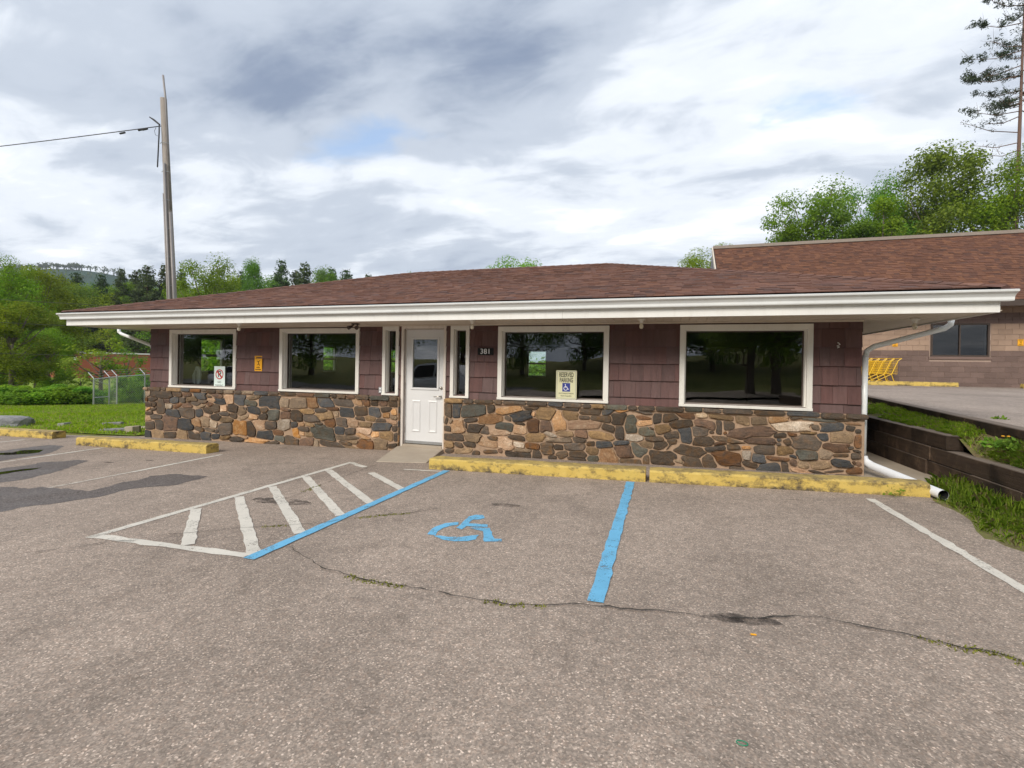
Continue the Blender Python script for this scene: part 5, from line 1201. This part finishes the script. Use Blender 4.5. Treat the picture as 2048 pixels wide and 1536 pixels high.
def wire(p, q, sag, r_, label, extra=None):
    P = [p+(q-p)*t-np.array([0, 0, sag*4*t*(1-t)]) for t in np.linspace(0, 1, 24)]
    return tag(MB().tube(P, r_, 5).build('overhead_wire', MAT['cable'], smooth=True), label, 'wire', 'overhead wires')
w1 = wire(a_, atd(-900, 372, 22), .25, .016, 'thick twisted service wire running from the utility pole out over the lot'); 
for q, (px, py) in enumerate(((290, 258.5), (282, 259.5), (245, 266))): MB().tube([atd(px-5, py+1.2, 18+.03*(322-px)/9), atd(px+5, py-1, 18+.03*(312-px)/9)], .035, 6).build('wire_splice', MAT['cable'], w1)
for (xa, yaw_, xb, yb_), lab in (((-500, 565, 260, 614), 'uppermost thin wire strung in front of the left trees'), ((-500, 618, 330, 660), 'middle thin wire strung in front of the left trees'), ((-500, 687, 420, 719), 'lowest thin wire strung in front of the brick building')):
    wire(atd(xa, yaw_, 27), atd(xb, yb_, 27), .05, .010, lab)
# chain link fence
fe = thing('chain_link_fence', atd(240, 812, 25), 'grey chain link fence with barbed wire arms beyond the lawn', 'fence')
FPp = [(187, 812, 757, 24.), (218, 812, 753.5, 24.6), (233.5, 813, 752, 24.4), (289, 813, 748.5, 25.6), (345, 813, 745, 26.8), (420, 814, 741, 28.4)]
fp = []
for px, yb_, yt, dd in FPp:
    lo = atd(px, yb_, dd); hi = atd(px, yt, dd); lo[2] = Hs(*lo[:2])-.1; hi[0], hi[1] = lo[0], lo[1]; fp.append((lo, hi))
    MB().tube([lo, hi], .035, 8).build('post', MAT['metal'], fe)
    ar = hi+C_R*-.28+np.array([0, 0, .30]); MB().tube([hi, ar], .018, 6).build('barbed_wire_arm', MAT['metal'], fe)
def mk_chain():
    m = M('chain_link_mesh', .5, .4, .6); m.col((.40, .42, .43)); tcn = m.n('ShaderNodeUVMap'); mp_ = m.n('ShaderNodeMapping'); mp_.inputs['Rotation'].default_value = (0, 0, R(45)); m.l(tcn.outputs[0], mp_.inputs[0])
    s_ = m.n('ShaderNodeSeparateXYZ'); m.l(mp_.outputs[0], s_.inputs[0])
    f = lambda o_: m.math('LESS_THAN', m.math('FRACT', m.math('MULTIPLY', o_, 15.)), .13)
    return m.cutout(m.math('MAXIMUM', f(s_.outputs[0]), f(s_.outputs[1]))).m
MAT['chain'] = mk_chain()
for (l0, h0), (l1, h1) in zip(fp[:-1], fp[1:]):
    MB().tube([h0-[0, 0, .03], h1-[0, 0, .03]], .022, 6).build('top_rail', MAT['metal'], fe)
    if l0 is fp[0][0]: MB().tube([l0+(h0-l0)*.35, l1+(h1-l1)*.35], .02, 6).build('brace_rail', MAT['metal'], fe); MB().tube([h0-[0, 0, .05], l1+(h1-l1)*.72], .015, 6).build('brace_rail', MAT['metal'], fe)
    me = bpy.data.meshes.new('chain_mesh'); bm = bmesh.new(); vv = [bm.verts.new(p) for p in (l0, l1, h1-[0, 0, .03], h0-[0, 0, .03])]; f = bm.faces.new(vv); uv = bm.loops.layers.uv.new('UVMap')
    Lh = np.linalg.norm(l1-l0)
    for lp, (u, v) in zip(f.loops, ((0, 0), (Lh, 0), (Lh, 1.7), (0, 1.7))): lp[uv].uv = (u, v)
    bm.to_mesh(me); bm.free(); me.materials.append(MAT['chain']); link('chain_mesh', me, fe)
for k in range(3):
    MB().tube([h+C_R*(-.28*(k+1)/3)+np.array([0, 0, .30*(k+1)/3]) for l_, h in fp], .005, 4).build('barbed_wire', MAT['metal'], fe)
# boulder and slabs
def slab(name, c, sx, sy, sz, label, mat, rot=0., seed=0):
    rr = np.random.default_rng(seed); n = 8; a = np.sort(rr.uniform(0, 2*np.pi, n)); P = [(sx*math.cos(t)*rr.uniform(.75, 1.1), sy*math.sin(t)*rr.uniform(.75, 1.1), .25*sx*.3*math.cos(t)) for t in a]
    o = MB().prism(P, (0, 0, -.03), (0, 0, sz*1.6)).build(name, mat, fixn=True, bevel=.012); o.location = c; o.rotation_euler = (0, 0, rot); return tag(o, label, 'rock')
def rock(name, c, sx, sy, sz, label, mat, rot=0., seed=0, cat='rock', group=None):
    bm = bmesh.new(); bmesh.ops.create_icosphere(bm, subdivisions=3, radius=1); rr = np.random.default_rng(seed); A = rr.normal(0, 1, (9, 3)); A /= np.linalg.norm(A, axis=1)[:, None]; dd = rr.uniform(.55, .85, 9)
    for v in bm.verts:
        p = np.array(v.co)
        for a, t in zip(A, dd):
            k = p@a-t
            if k > 0: p = p-a*k*.9
        p = p*(1+rr.normal(0, .015)); v.co = Vector((p[0]*sx, p[1]*sy, p[2]*sz))
    me = bpy.data.meshes.new(name); bm.to_mesh(me); bm.free(); me.materials.append(mat); o = link(name, me); o.location = c; o.rotation_euler = (0, 0, rot); return tag(o, label, cat, group)
c = onpl(14, 853, (-GB, .03, 1), GA-.035); rock('boulder', (c[0], c[1], Hs(*c[:2])+.02),   .78, .5, .34, 'low grey boulder on the lawn behind the left yellow kerb', MAT['rock'], .2, 3)
for i, (px, py, sx, sy, sz, lab) in enumerate([(222, 851, .42, .22, .05, 'thin grey slate slab tilted on the grass by the stone wall'), (236, 863, .55, .2, .045, 'flat dark slate slab on the ground behind the yellow kerb'), (265, 866, .25, .14, .10, 'weathered pale concrete chunk beside the stone wall corner'), (128, 853, .16, .12, .06, 'small dark stone lying in the grass between the kerbs'), (280, 858, .35, .3, .03, 'thin concrete pad at the foot of the stone wall corner')]):
    g_ = onpl(px, py, (-GB, .03-GC*0, 1), GA-.03); z_ = Hs(g_[0], g_[1]); slab('stone_slab', (g_[0], g_[1], z_+.01), sx, sy, sz, lab, MAT['rock'] if i not in (2, 4) else MAT['concrete'], .1*i, 20+i)
# litter on the asphalt
c = gnd(1507, 1271); o = MB().tube([(-.014, 0, .005), (.014, .003, .005)], .0045, 6).build('cigarette_butt', MAT['sign_y']); o.location = (c[0], c[1], c[2]); tag(o, 'tiny orange cigarette butt on the asphalt below the long crack', 'litter')
c = gnd(1484, 1488); gm_ = simple('green_plastic', (.02, .22, .12), .4, .4); o = MB().tube([(.020*math.cos(t), .012*math.sin(t), .004) for t in np.linspace(0, 2*math.pi, 14)], .0022, 5).build('plastic_ring', gm_); o.location = (c[0], c[1], c[2]); tag(o, 'tiny green plastic ring lying on the asphalt', 'litter')
c = gnd(1872, 1006); o = MB().add([(-.05, -.012, .012), (0, -.03, .02), (.05, 0, .016), (.0, .03, .012)], [(0, 1, 2, 3)]).build('dead_leaf', MAT['dry']); o.location = (c[0], c[1], c[2]+.01); tag(o, 'brown dead leaf beside the mouth of the drain pipe', 'leaf')

# ================================================================ TREES
def tree_proto(name, H, R_, cz0, nclump, nleaf, size, leafm, barkm, sparse=0., seed=0, top_bias=1., shape='round'):
    rr = np.random.default_rng(seed); root = bpy.data.objects.new(name, None); COL.objects.link(root)
    cc = []; P = []; Nn = []
    while len(cc) < nclump:
        p = rr.uniform(-1, 1, 3); r_ = np.linalg.norm(p)
        if r_ > 1 or r_ < .35+.2*rr.random(): continue
        zz = cz0+(H-cz0)*(p[2]*.5+.5); wz = 1. if shape == 'round' else np.clip(1.25-(zz-cz0)/(H-cz0), .25, 1)
        cc.append((p[0]*R_*wz*.85, p[1]*R_*wz*.85, zz*.97))
    cc = np.array(cc); tr = MB(); th = cz0+(H-cz0)*.62
    wobx, woby = rr.normal(0, R_*.05, 2); tp = [(0, 0, -.3), (wobx*.3, woby*.3, cz0*.6), (wobx, woby, cz0+(H-cz0)*.3), (wobx*1.5, woby*1.2, th)]
    tr.tube(tp, [H*.022, H*.017, H*.012, H*.004], 8)
    for c_ in cc[:: max(1, nclump//26)]:
        z_ = min(max(cz0*.75, c_[2]*.62), th*.95); t_ = z_/th; s_ = np.array([wobx*t_, woby*t_, z_]); mid = s_+(c_-s_)*.5+np.array([0, 0, -.03*H]); tr.tube([s_, mid, c_], [H*.0075, H*.004, H*.0012], 5)
    tk = tr.build('trunk', barkm, smooth=True); tk.parent = root
    for c_ in cc:
        n_ = int(nleaf/nclump*rr.uniform(.5, 1.5)); s_ = R_*rr.uniform(.20, .36); v = rr.normal(0, 1, (n_, 3)); v /= np.linalg.norm(v, axis=1)[:, None]
        rad = s_*rr.random((n_, 1))**(.45); q = c_+v*rad*np.array([1.1, 1.1, .75]); P.append(q); Nn.append(v*.7+np.array([0, 0, .8]))
    P = np.concatenate(P); Nn = np.concatenate(Nn); cr = link('crown', leaf_mesh('crown', P, size, leafm, Nn, .4, .62, .55)); cr.parent = root
    return root
def pine_proto(name, H, R_, z0, nlev, seed, needm, barkm, dens=60, nsz=.38, sparse=0.):
    rr = np.random.default_rng(seed); root = bpy.data.objects.new(name, None); COL.objects.link(root); tr = MB(); P = []; Nn = []
    tr.tube([(0, 0, -.3), (0, 0, H*.5), (0, 0, H)], [H*.017, H*.011, H*.002], 8)
    for i in range(nlev):
        t = i/(nlev-1); z = z0+(H-z0)*t; L_ = R_*(1-t)**.8*rr.uniform(.65, 1.1)+R_*.08
        for k in range(rr.integers(4, 7)):
            if rr.random() < sparse*(1-t): continue
            a = rr.uniform(0, 2*np.pi); e = np.array([math.cos(a)*L_, math.sin(a)*L_, L_*rr.uniform(-.12, .22)]); b0 = np.array([0, 0, z]); tr.tube([b0, b0+e*.6+[0, 0, -.03*L_], b0+e], [H*.0028, H*.002, H*.0006], 4)
            n_ = int(dens*L_/R_)+6; s_ = rr.uniform(.25, 1.05, n_)[:, None]; q = b0+e*s_+rr.normal(0, .09*R_, (n_, 3))*np.array([1, 1, .55])*(1.15-s_*.4); P.append(q); Nn.append(np.tile([0, 0, 1.], (n_, 1)))
    tk = tr.build('trunk', barkm); tk.parent = root
    cr = link('crown', leaf_mesh('crown', np.concatenate(P), nsz, needm, np.concatenate(Nn), .2, .42, .6)); cr.parent = root; return root
PR = {
 'b1': tree_proto('broadleaf_tree', 10, 3.4, 1.2, 64, 26000, .150, MAT['leaf'], MAT['bark'], seed=1),
 'b2': tree_proto('broadleaf_tree', 10, 3.2, 1.6, 60, 25000, .150, MAT['leaf2'], MAT['bark'], seed=2),
 'b3': tree_proto('broadleaf_tree', 10, 3.0, 2.6, 42, 15000, .145, MAT['leaf2'], MAT['bark'], seed=3),       # loose, gappy
 'b4': tree_proto('broadleaf_tree', 10, 3.6, 1.0, 72, 26000, .165, MAT['leaf3'], MAT['bark'], seed=4),
 'b5': tree_proto('broadleaf_tree', 10, 2.6, 1.0, 54, 20000, .15, MAT['leaf'], MAT['bark'], seed=5, shape='cone'),
 'th': tree_proto('thin_tree', 6, 1.9, 1.9, 16, 1500, .17, MAT['leaf2'], MAT['bark'], seed=6),
 'p1': pine_proto('pine_tree', 12, 2.9, .8, 26, 7, MAT['needle'], MAT['pbark'], 150, .34),
 'sh': tree_proto('shrub', 2, 1.5, .05, 34, 6500, .15, MAT['shrub'], MAT['bark'], seed=9),
}
PH = {'b1': 10, 'b2': 10, 'b3': 10, 'b4': 10, 'b5': 10, 'th': 6, 'p1': 12, 'p2': 12, 'sh': 2}; PW = {'b1': 3.4, 'b2': 3.2, 'b3': 3.0, 'b4': 3.6, 'b5': 2.6, 'th': 1.9, 'p1': 2.8, 'p2': 2.3, 'sh': 1.5}
used = set()
def plant(kind, base_, h, wid, label, cat='tree', group=None, rz=None):
    o = PR[kind] if kind not in used else copy_tree(PR[kind]); used.add(kind)
    o.location = [float(v) for v in base_]; o.scale = (wid/2/PW[kind], wid/2/PW[kind], h/PH[kind]); o.rotation_euler = (0, 0, random.uniform(0, 6.28) if rz is None else rz)
    return tag(o, label, cat, group)
def plant_px(kind, px, dd, ytop, wpx, label, cat='tree', group=None, zbase=None):
    q = atd(px, 720, dd); z = Hs(q[0], q[1]) if zbase is None else zbase; top = atd(px, ytop, dd)[2]
    return plant(kind, (q[0], q[1], z-.05), top-z+.05, wpx*dd/FPX, label, cat, group)
GL, GP_, GR, GB_ = 'broadleaf trees beyond the lawn', 'pines behind the broadleaf trees', 'trees behind the block store', 'trees across the road'
for k, px, dd, yt, wp in [('b1', 5, 33, 518, 170), ('b2', 75, 38, 528, 190), ('b2', 150, 82, 562, 190), ('b1', 218, 84, 574, 120), ('b5', 256, 86, 560, 90), ('b2', 22, 29, 596, 190), ('b1', 100, 33, 640, 90), ('b1', 300, 84, 588, 130), ('b2', 190, 90, 585, 170), ('b2', -60, 34, 540, 200)]:
    plant_px(k, px, dd, yt, wp, 'leafy green broadleaf tree in the mass beyond the lawn', 'tree', GL)
plant_px('b3', 20, 34, 492, 100, 'loose topped tree rising above the leafy mass beyond the lawn')
plant_px('th', 202, 29, 668, 130, 'thin bare branched tree standing behind the chain link fence')
plant_px('th', 250, 31, 690, 90, 'small leaning tree behind the fence against the stone building')
plant_px('th', 163, 31, 738, 50, 'tiny dark sapling in front of the red brick building')
for k, px, dd, yt, wp in [('b1', 372, 40, 548, 100), ('b5', 462, 41, 540, 80), ('b1', 418, 44, 556, 110)]: plant_px(k, px, dd, yt, wp, 'bright green tree peeking over the left roof slope', 'tree', 'bright trees over the roof slope')
plant_px('b3', 418, 38, 490, 140, 'tall loose crowned tree with sky gaps above the left roof slope')
for k, px, dd, yt, wp in [('p1', 200, 85, 552, 75), ('p1', 150, 90, 548, 80), ('p1', 240, 85, 540, 60), ('p1', 292, 82, 535, 100), ('p1', 330, 85, 532, 85), ('p1', 270, 88, 545, 80), ('p1', 480, 90, 545, 60), ('p1', 560, 85, 524, 85), ('p1', 606, 85, 530, 95), ('p1', 590, 95, 545, 90), ('p1', 660, 95, 540, 80), ('p1', 690, 92, 543, 85), ('p1', 735, 95, 552, 70), ('p1', 360, 90, 540, 60), ('p1', 120, 95, 555, 70)]:
    plant_px(k, px, dd, yt, wp, 'dark green pine in the belt behind the broadleaf trees', 'tree', GP_)
for k, px, dd, yt, wp in [('b2', 350, 100, 556, 120), ('b4', 430, 104, 560, 130), ('b2', 500, 102, 556, 120), ('b4', 560, 104, 552, 130), ('b2', 620, 104, 556, 130), ('b4', 690, 106, 558, 120), ('b4', 745, 108, 560, 110), ('b4', 265, 100, 562, 130), ('b4', 190, 104, 566, 130), ('b4', 110, 104, 570, 130)]: plant_px(k, px, dd, yt, wp, 'rounded tree in the continuous wood behind the roof', 'tree', 'wood behind the roof')
plant_px('b4', 508, 80, 518, 75, 'round dark broadleaf tree standing in the pine belt over the roof'); plant_px('b4', 650, 82, 535, 80, 'low dark spreading tree among the pines over the roof')
plant_px('b1', 1020, 44, 492, 170, 'pale green tree crown peeking over the middle of the roof ridge'); plant_px('b2', 815, 60, 541, 50, 'tiny crown showing at the left hip of the roof')
plant_px('b1', 1428, 46, 474, 150, 'bright green tree peeking out at the gable of the block store')
for k, px, dd, yt, wp, lab in [('b3', 1625, 44, 343, 205, 'loose crowned tree over the gable side of the store roof'), ('b3', 1742, 46, 330, 150, 'airy tree with thin top above the store roof'), ('b5', 1760, 40, 385, 150, 'dense cone shaped tree standing low behind the store roof'), ('b4', 1880, 44, 296, 230, 'tall dark rounded tree behind the store roof'), ('b1', 1995, 42, 312, 250, 'bright leafy tree below the tall pine behind the store'), ('b1', 2085, 40, 235, 170, 'bright tree overlapping the trunk of the tall pine'), ('b2', 1690, 42, 425, 170, 'short bushy tree filling the gap behind the store roof'), ('b2', 1815, 48, 415, 160, 'short dark tree between taller trees behind the store'), ('b2', 1592, 43, 425, 120, 'low leafy tree nearest the gable end of the store')]:
    plant_px(k, px, dd, yt, wp, lab, 'tree', None)
# tall pine on the right
pq = atd(2012, 700, 46); topz = atd(2050, -60, 46)[2]; zb_ = Hs(*pq[:2]); tp_ = thing('tall_pine_tree', (pq[0], pq[1], zb_), 'tall thin pine with bare lower branches towering behind the store', 'tree')
tb = atd(2036, 340, 46); tt = atd(2052, -70, 46); dd_ = (tt-tb)/(tt[2]-tb[2]); bb = tb+dd_*(zb_-tb[2]); tr = MB(); tr.tube([bb, tb, tt], [.24, .15, .05], 10); P = []
rr = np.random.default_rng(77)
for (py, L_, dr, leafn, side_) in [(10, 70, -10, 150, -1), (45, 95, 5, 230, -1), (75, 60, -5, 160, 1), (100, 110, 20, 200, -1), (130, 105, 25, 230, -1), (150, 115, 12, 260, -1), (165, 60, 0, 150, 1), (180, 95, 10, 140, -1), (212, 40, -5, 60, -1), (222, 100, 2, 170, -1), (232, 70, 15, 60, -1), (265, 115, -20, 25, -1), (285, 95, 6, 12, -1), (300, 70, 10, 10, -1), (60, 70, 0, 200, 1), (110, 80, 5, 220, 1), (20, 60, 0, 180, 1), (140, 70, 5, 160, 1), (200, 70, 5, 110, 1)]+[(rr.uniform(0, 235), rr.uniform(25, 75), rr.uniform(-14, 22), rr.uniform(60, 150), rr.choice([-1, -1, 1])) for _ in range(16)]:
    px0 = 2036+16*(340-py)/410; s_ = atd(px0, py, 46); yy_ = rr.normal(0, .8)
    e = atd(px0+side_*L_, py+dr, 46+yy_*2); md = (s_+e)/2+np.array([0, 0, -.35]); tr.tube([s_, md, e], [.05, .035, .010], 5)
    for k in range(5):
        f_ = rr.uniform(.35, 1); q = s_+(e-s_)*f_+np.array([0, 0, -.35*4*f_*(1-f_)*.5]); tr.tube([q, q+rr.normal(0, .5, 3)+[-.25*-side_, 0, .25]], [.015, .004], 4)
    for k in range(16):
        f_ = .28+.74*rr.random()**.75; q = s_+(e-s_)*f_+np.array([0, 0, -.35*2*f_*(1-f_)])+rr.normal(0, .16, 3)*[1.3, 1.3, .6]
        tw = np.array([side_*.25, 0, .22])+rr.normal(0, .22, 3); n_ = max(1, int(leafn/5.5)); P.append(q+tw*rr.random((n_, 1))+rr.normal(0, .10, (n_, 3)))
for k in range(70): P.append((tb+(tt-tb)*rr.uniform(.55, 1.02))+rr.normal(0, .45, 3)+rr.normal(0, .22, (14, 3)))
tr.build('trunk', MAT['pbark'], tp_); link('crown', leaf_mesh('crown', np.concatenate(P),   .24, MAT['needle2'], None, .1, .28, .9), tp_)
# hedge of low shrubs along the lawn edge
for i, (px, dd, yt, wp) in enumerate([(-25, 23.5, 776, 90), (15, 24, 774, 95), (58, 23.6, 776, 95), (100, 24, 775, 95), (140, 24.2, 772, 90), (172, 24.6, 773, 70), (35, 26, 770, 90), (120, 26.3, 768, 90)]): plant_px('sh', px, dd, yt, wp, 'low leafy shrub in the green hedge along the lawn edge', 'shrub', 'shrubs of the hedge')
for px, dd, yt, wp in [(258, 26.4, 752, 60), (280, 27.4, 748, 60), (240, 27.2, 765, 50), (310, 28, 750, 60)]: plant_px('sh', px, dd, yt, wp, 'leafy shrub growing behind the chain link fence', 'shrub', 'shrubs behind the fence')
# greenery behind the building, seen through the rear windows
for i, (x, y) in enumerate([(0, 16), (6, 17), (9, 15), (3, 14)]): plant('sh', (x, y, Hs(x, y)-.05), 2.9, 5.0, 'tall leafy shrub behind the plum sided building', 'shrub', 'shrubs behind the building')
for px, dd in ((432, 22.5), (585, 23), (662, 24), (790, 25)):
    q = atd(px, 720, dd); plant('sh', (q[0], q[1], Hs(q[0], q[1])-.05), 3.2, 3.4, 'tall leafy shrub behind the plum sided building', 'shrub', 'shrubs behind the building')
# brick building far left
q = atd(110, 752, 70); zbb = q[2]; q2 = atd(205, 752, 74); br = thing('brick_building', (q[0], q[1], zbb), 'distant low red brick building with white parapet behind the trees', 'building')
ztop = atd(110, 705, 70)[2]; dvv = (q2-q)/np.linalg.norm(q2-q); dvv[2] = 0; nv = np.array([-dvv[1], dvv[0], 0]); nv = nv if nv[1] > 0 else -nv; e = q+dvv*16
MB().prism([(*q[:2], zbb-1), (*e[:2], zbb-1), (*(e+nv*8)[:2], zbb-1), (*(q+nv*8)[:2], zbb-1)], (0, 0, 0), (0, 0, ztop-zbb+1)).build('wall', MAT['brick'], br, fixn=True)
MB().prism([(*(q-nv*.1-dvv*.1)[:2], ztop-.02), (*(e-nv*.1+dvv*.1)[:2], ztop-.02), (*(e+nv*8.1)[:2], ztop-.02), (*(q+nv*8.1-dvv*.1)[:2], ztop-.02)], (0, 0, 0), (0, 0, .22)).build('parapet', MAT['white'], br, fixn=True)
c = q+dvv*(atd(133, 717, 70)-q)@dvv if False else q+dvv*1.7; z_ = atd(133, 717, 70)[2]
MB().prism([(*(c-nv*.03)[:2], z_-.32), (*(c-nv*.03+dvv*.6)[:2], z_-.32), (*(c-nv*.03+dvv*.6)[:2], z_+.32), (*(c-nv*.03)[:2], z_+.32)], (0, 0, 0), tuple(nv*.05)).build('vent', MAT['white'], br, fixn=True)
f_ = sheet('playing_field', [atd(-300, 770, 45), atd(60, 775, 40), atd(230, 772, 44), atd(330, 760, 60), atd(210, 752, 69), atd(90, 752, 69), atd(-300, 752, 69)], MAT['lawn'], kind='structure', zf=lambda x, y: Hs(x, y)+.05)
# far hill with trees along its crest
hv = []; nh = 60
for i in range(nh):
    px = -500+i*22; t = (px-110)/170.; yc = 538+26*t*t*(1 if abs(t) < 1 else abs(t)**-.6) if px > -200 else 560
    yc = min(yc, 640); top = atd(px, yc, 620); bot = atd(px, 730, 420); hv += [tuple(bot+[0, 0, -8]), tuple(bot*.6+top*.4-[0, 0, 6]), tuple(bot*.25+top*.75-[0, 0, 4]), tuple(top), tuple(atd(px, yc+30, 900))]
hill = MB().add(hv, [(i*5+j, i*5+5+j, i*5+6+j, i*5+1+j) for i in range(nh-1) for j in range(4)]); ho = hill.build('hill', simple('wooded_hill', (.020, .050, .030), .95, .1, var=.4, scale=.06), smooth=True, fixn=True); tag(ho, kind='structure')
P = []; rr = np.random.default_rng(5)
for i in range(420):
    px = rr.uniform(-200, 420); t = (px-110)/170.; yc = min(640, 538+26*t*t*(1 if abs(t) < 1 else abs(t)**-.6)); f_ = rr.random()
    if i < 150: b_ = atd(px, yc, 618); h_ = rr.uniform(4, 9); n_ = 40; P.append(b_+np.array([0, 0, h_*.75])+rr.normal(0, 1, (n_, 3))*np.array([2.0, 2.0, h_*.14])); P.append(b_+np.array([0, 0, 1])*rr.uniform(-1, h_*.8, (14, 1))+rr.normal(0, .25, (14, 3)))
    else: b_ = atd(px, yc+rr.uniform(2, 110), 560); P.append(b_+np.array([0, 0, 1])+rr.normal(0, 1, (30, 3))*np.array([4., 4., 2.2]))
hw = link('far_wood', leaf_mesh('far_wood', np.concatenate(P), 2.0, MAT['needle'], None, 0, .7, .8)); tag(hw, 'distant dark wood covering the far hill with thin trees on its crest', 'wood', kind='stuff')

# ================================================================ ACROSS THE ROAD (seen in the window reflections)
for k, x, y, h, wd in [('b4', -16, -33, 13, 10), ('b2', -7, -37, 11, 8), ('b4', 3, -42, 12, 9), ('b4', 20, -38, 12, 9), ('b2', 30, -37, 12, 9), ('b4', -26, -36, 13, 11), ('b4', 35, -36, 13, 12), ('b2', -33, -30, 12, 11), ('b4', 12, -50, 15, 13), ('b4', -14, -50, 15, 14), ('b4', -2, -36, 12, 9), ('b2', 9, -37, 11, 8), ('b4', 15, -40, 13, 10), ('b4', 25, -44, 14, 12), ('b4', 4, -52, 15, 14)]:
    plant(k, (x, y, Hs(x, y)-.1), h, wd, 'broadleaf tree on the bank across the road', 'tree', GB_)
for x in (14.6, 15.6):
    plant('b2', (x, -16.6, Hs(x, -16.6)-.1), 11, 7, 'twin trunk tree standing beside the road entrance', 'tree', 'twin roadside trees')
def car(loc, rz, body, label):
    t = thing('parked_car', loc, label, 'car'); m_ = M('car_paint', .25, .6); m_.b.inputs['Coat Weight'].default_value = .6; m_.col(body)
    prof = [(-2.2, .35, .62), (-2.15, .35, .86), (-1.3, .32, .98), (-.6, .30, 1.02), (.9, .30, 1.02), (1.7, .32, 1.0), (2.15, .35, .92), (2.2, .36, .6)]
    vs_ = []; n = 8
    for x, z0, z1 in prof:
        h = .86 if abs(x) < 2 else .74
        for y, z in ((-h*.9, z0), (-h, z0+.12), (-h, z1-.12), (-h*.93, z1), (h*.93, z1), (h, z1-.12), (h, z0+.12), (h*.9, z0)): vs_.append((x, y, z))
    fs = [(i*n+k, i*n+(k+1) % n, (i+1)*n+(k+1) % n, (i+1)*n+k) for i in range(len(prof)-1) for k in range(n)]+[tuple(range(n)), tuple(range(n*(len(prof)-1), n*len(prof)))]
    def L_(o): o.parent = t; return o
    L_(MB().add(vs_, fs).build('body', m_.m, smooth=True, fixn=True))
    cab = [(-1.15, .98, .78), (-.45, 1.52, .62), (.2, 1.58, .63), (1.15, 1.54, .62), (1.85, 1.0, .76)]; vs_ = []
    for x, z, y in cab: vs_ += [(x, -y, z), (x, y, z)]
    vs_ += [(x, s_*.80, .96) for x, z, y in cab for s_ in (-1, 1)]
    k = len(cab); fs = [(2*i, 2*i+1, 2*i+3, 2*i+2) for i in range(k-1)]+[(2*i, 2*i+2, 2*k+2*i+2, 2*k+2*i) for i in range(k-1)]+[(2*i+1, 2*k+2*i+1, 2*k+2*i+3, 2*i+3) for i in range(k-1)]
    L_(MB().add(vs_, fs).build('cabin', m_.m, smooth=False, fixn=True))
    for s_ in (-1, 1):
        g1 = [(-.75, s_*.765, 1.08), (-.38, s_*.665, 1.46), (.3, s_*.67, 1.50), (.35, s_*.80, 1.08)]; g2 = [(.45, s_*.80, 1.08), (.40, s_*.67, 1.50), (1.1, s_*.665, 1.47), (1.5, s_*.79, 1.08)]
        for g_ in (g1, g2): L_(MB().prism(g_, (0, s_*.02, 0), (0, s_*.03, 0)).build('side_window', MAT['black'], fixn=True))
        for x in (-1.4, 1.4):
            wh = L_(MB().tube([(x, s_*.66, .32), (x, s_*.87, .32)], .32, 20).build('wheel', MAT['rubber'])); r_ = MB().tube([(x, s_*.86, .32), (x, s_*.88, .32)], .2, 16).build('rim', MAT['metal']); r_.parent = wh
        L_(MB().box(-2.2, -2.1, s_*.6-.14, s_*.6+.14, .66, .78).build('headlight', MAT['bulb'])); L_(MB().box(2.12, 2.21, s_*.62-.12, s_*.62+.12, .70, .86).build('taillight', MAT['sign_r']))
    L_(MB().prism([(-1.10, -.70, 1.02), (-1.10, .70, 1.02), (-.50, .57, 1.48), (-.50, -.57, 1.48)], (-.03, 0, .01), (-.04, 0, .02)).build('windscreen', MAT['black'], fixn=True))
    t.rotation_euler = (0, 0, rz); return t
car((1.6, -10.6, gz(1.6, -10.6)), R(4), (.62, .64, .66), 'silver car parked on the lot facing the stone fronted shop')
car((-14, -15.5, gz(-14, -14.4)-.02), R(10), (.72, .72, .70), 'white car parked far off at the road edge of the lot')
car((21.5, -16.2, Hs(21.5, -16.2)+.02), R(-12), (.74, .74, .74), 'pale car parked past the twin trunk tree')

# ================================================================ HAZE
hz = MB().box(-760, 760, -540, 960, -14, 175).build('haze', None); tag(hz, 'thin pale haze hanging over the whole valley', 'haze', kind='stuff')
hm = bpy.data.materials.new('haze_air'); hm.use_nodes = True; ht = hm.node_tree
for n in list(ht.nodes):
    if n.type != 'OUTPUT_MATERIAL': ht.nodes.remove(n)
pv = ht.nodes.new('ShaderNodeVolumePrincipled'); pv.inputs['Density'].default_value = .00028; pv.inputs['Color'].default_value = (.78, .86, .95, 1); pv.inputs['Anisotropy'].default_value = .2
ht.links.new(pv.outputs[0], [n for n in ht.nodes if n.type == 'OUTPUT_MATERIAL'][0].inputs['Volume']); hz.data.materials.append(hm)
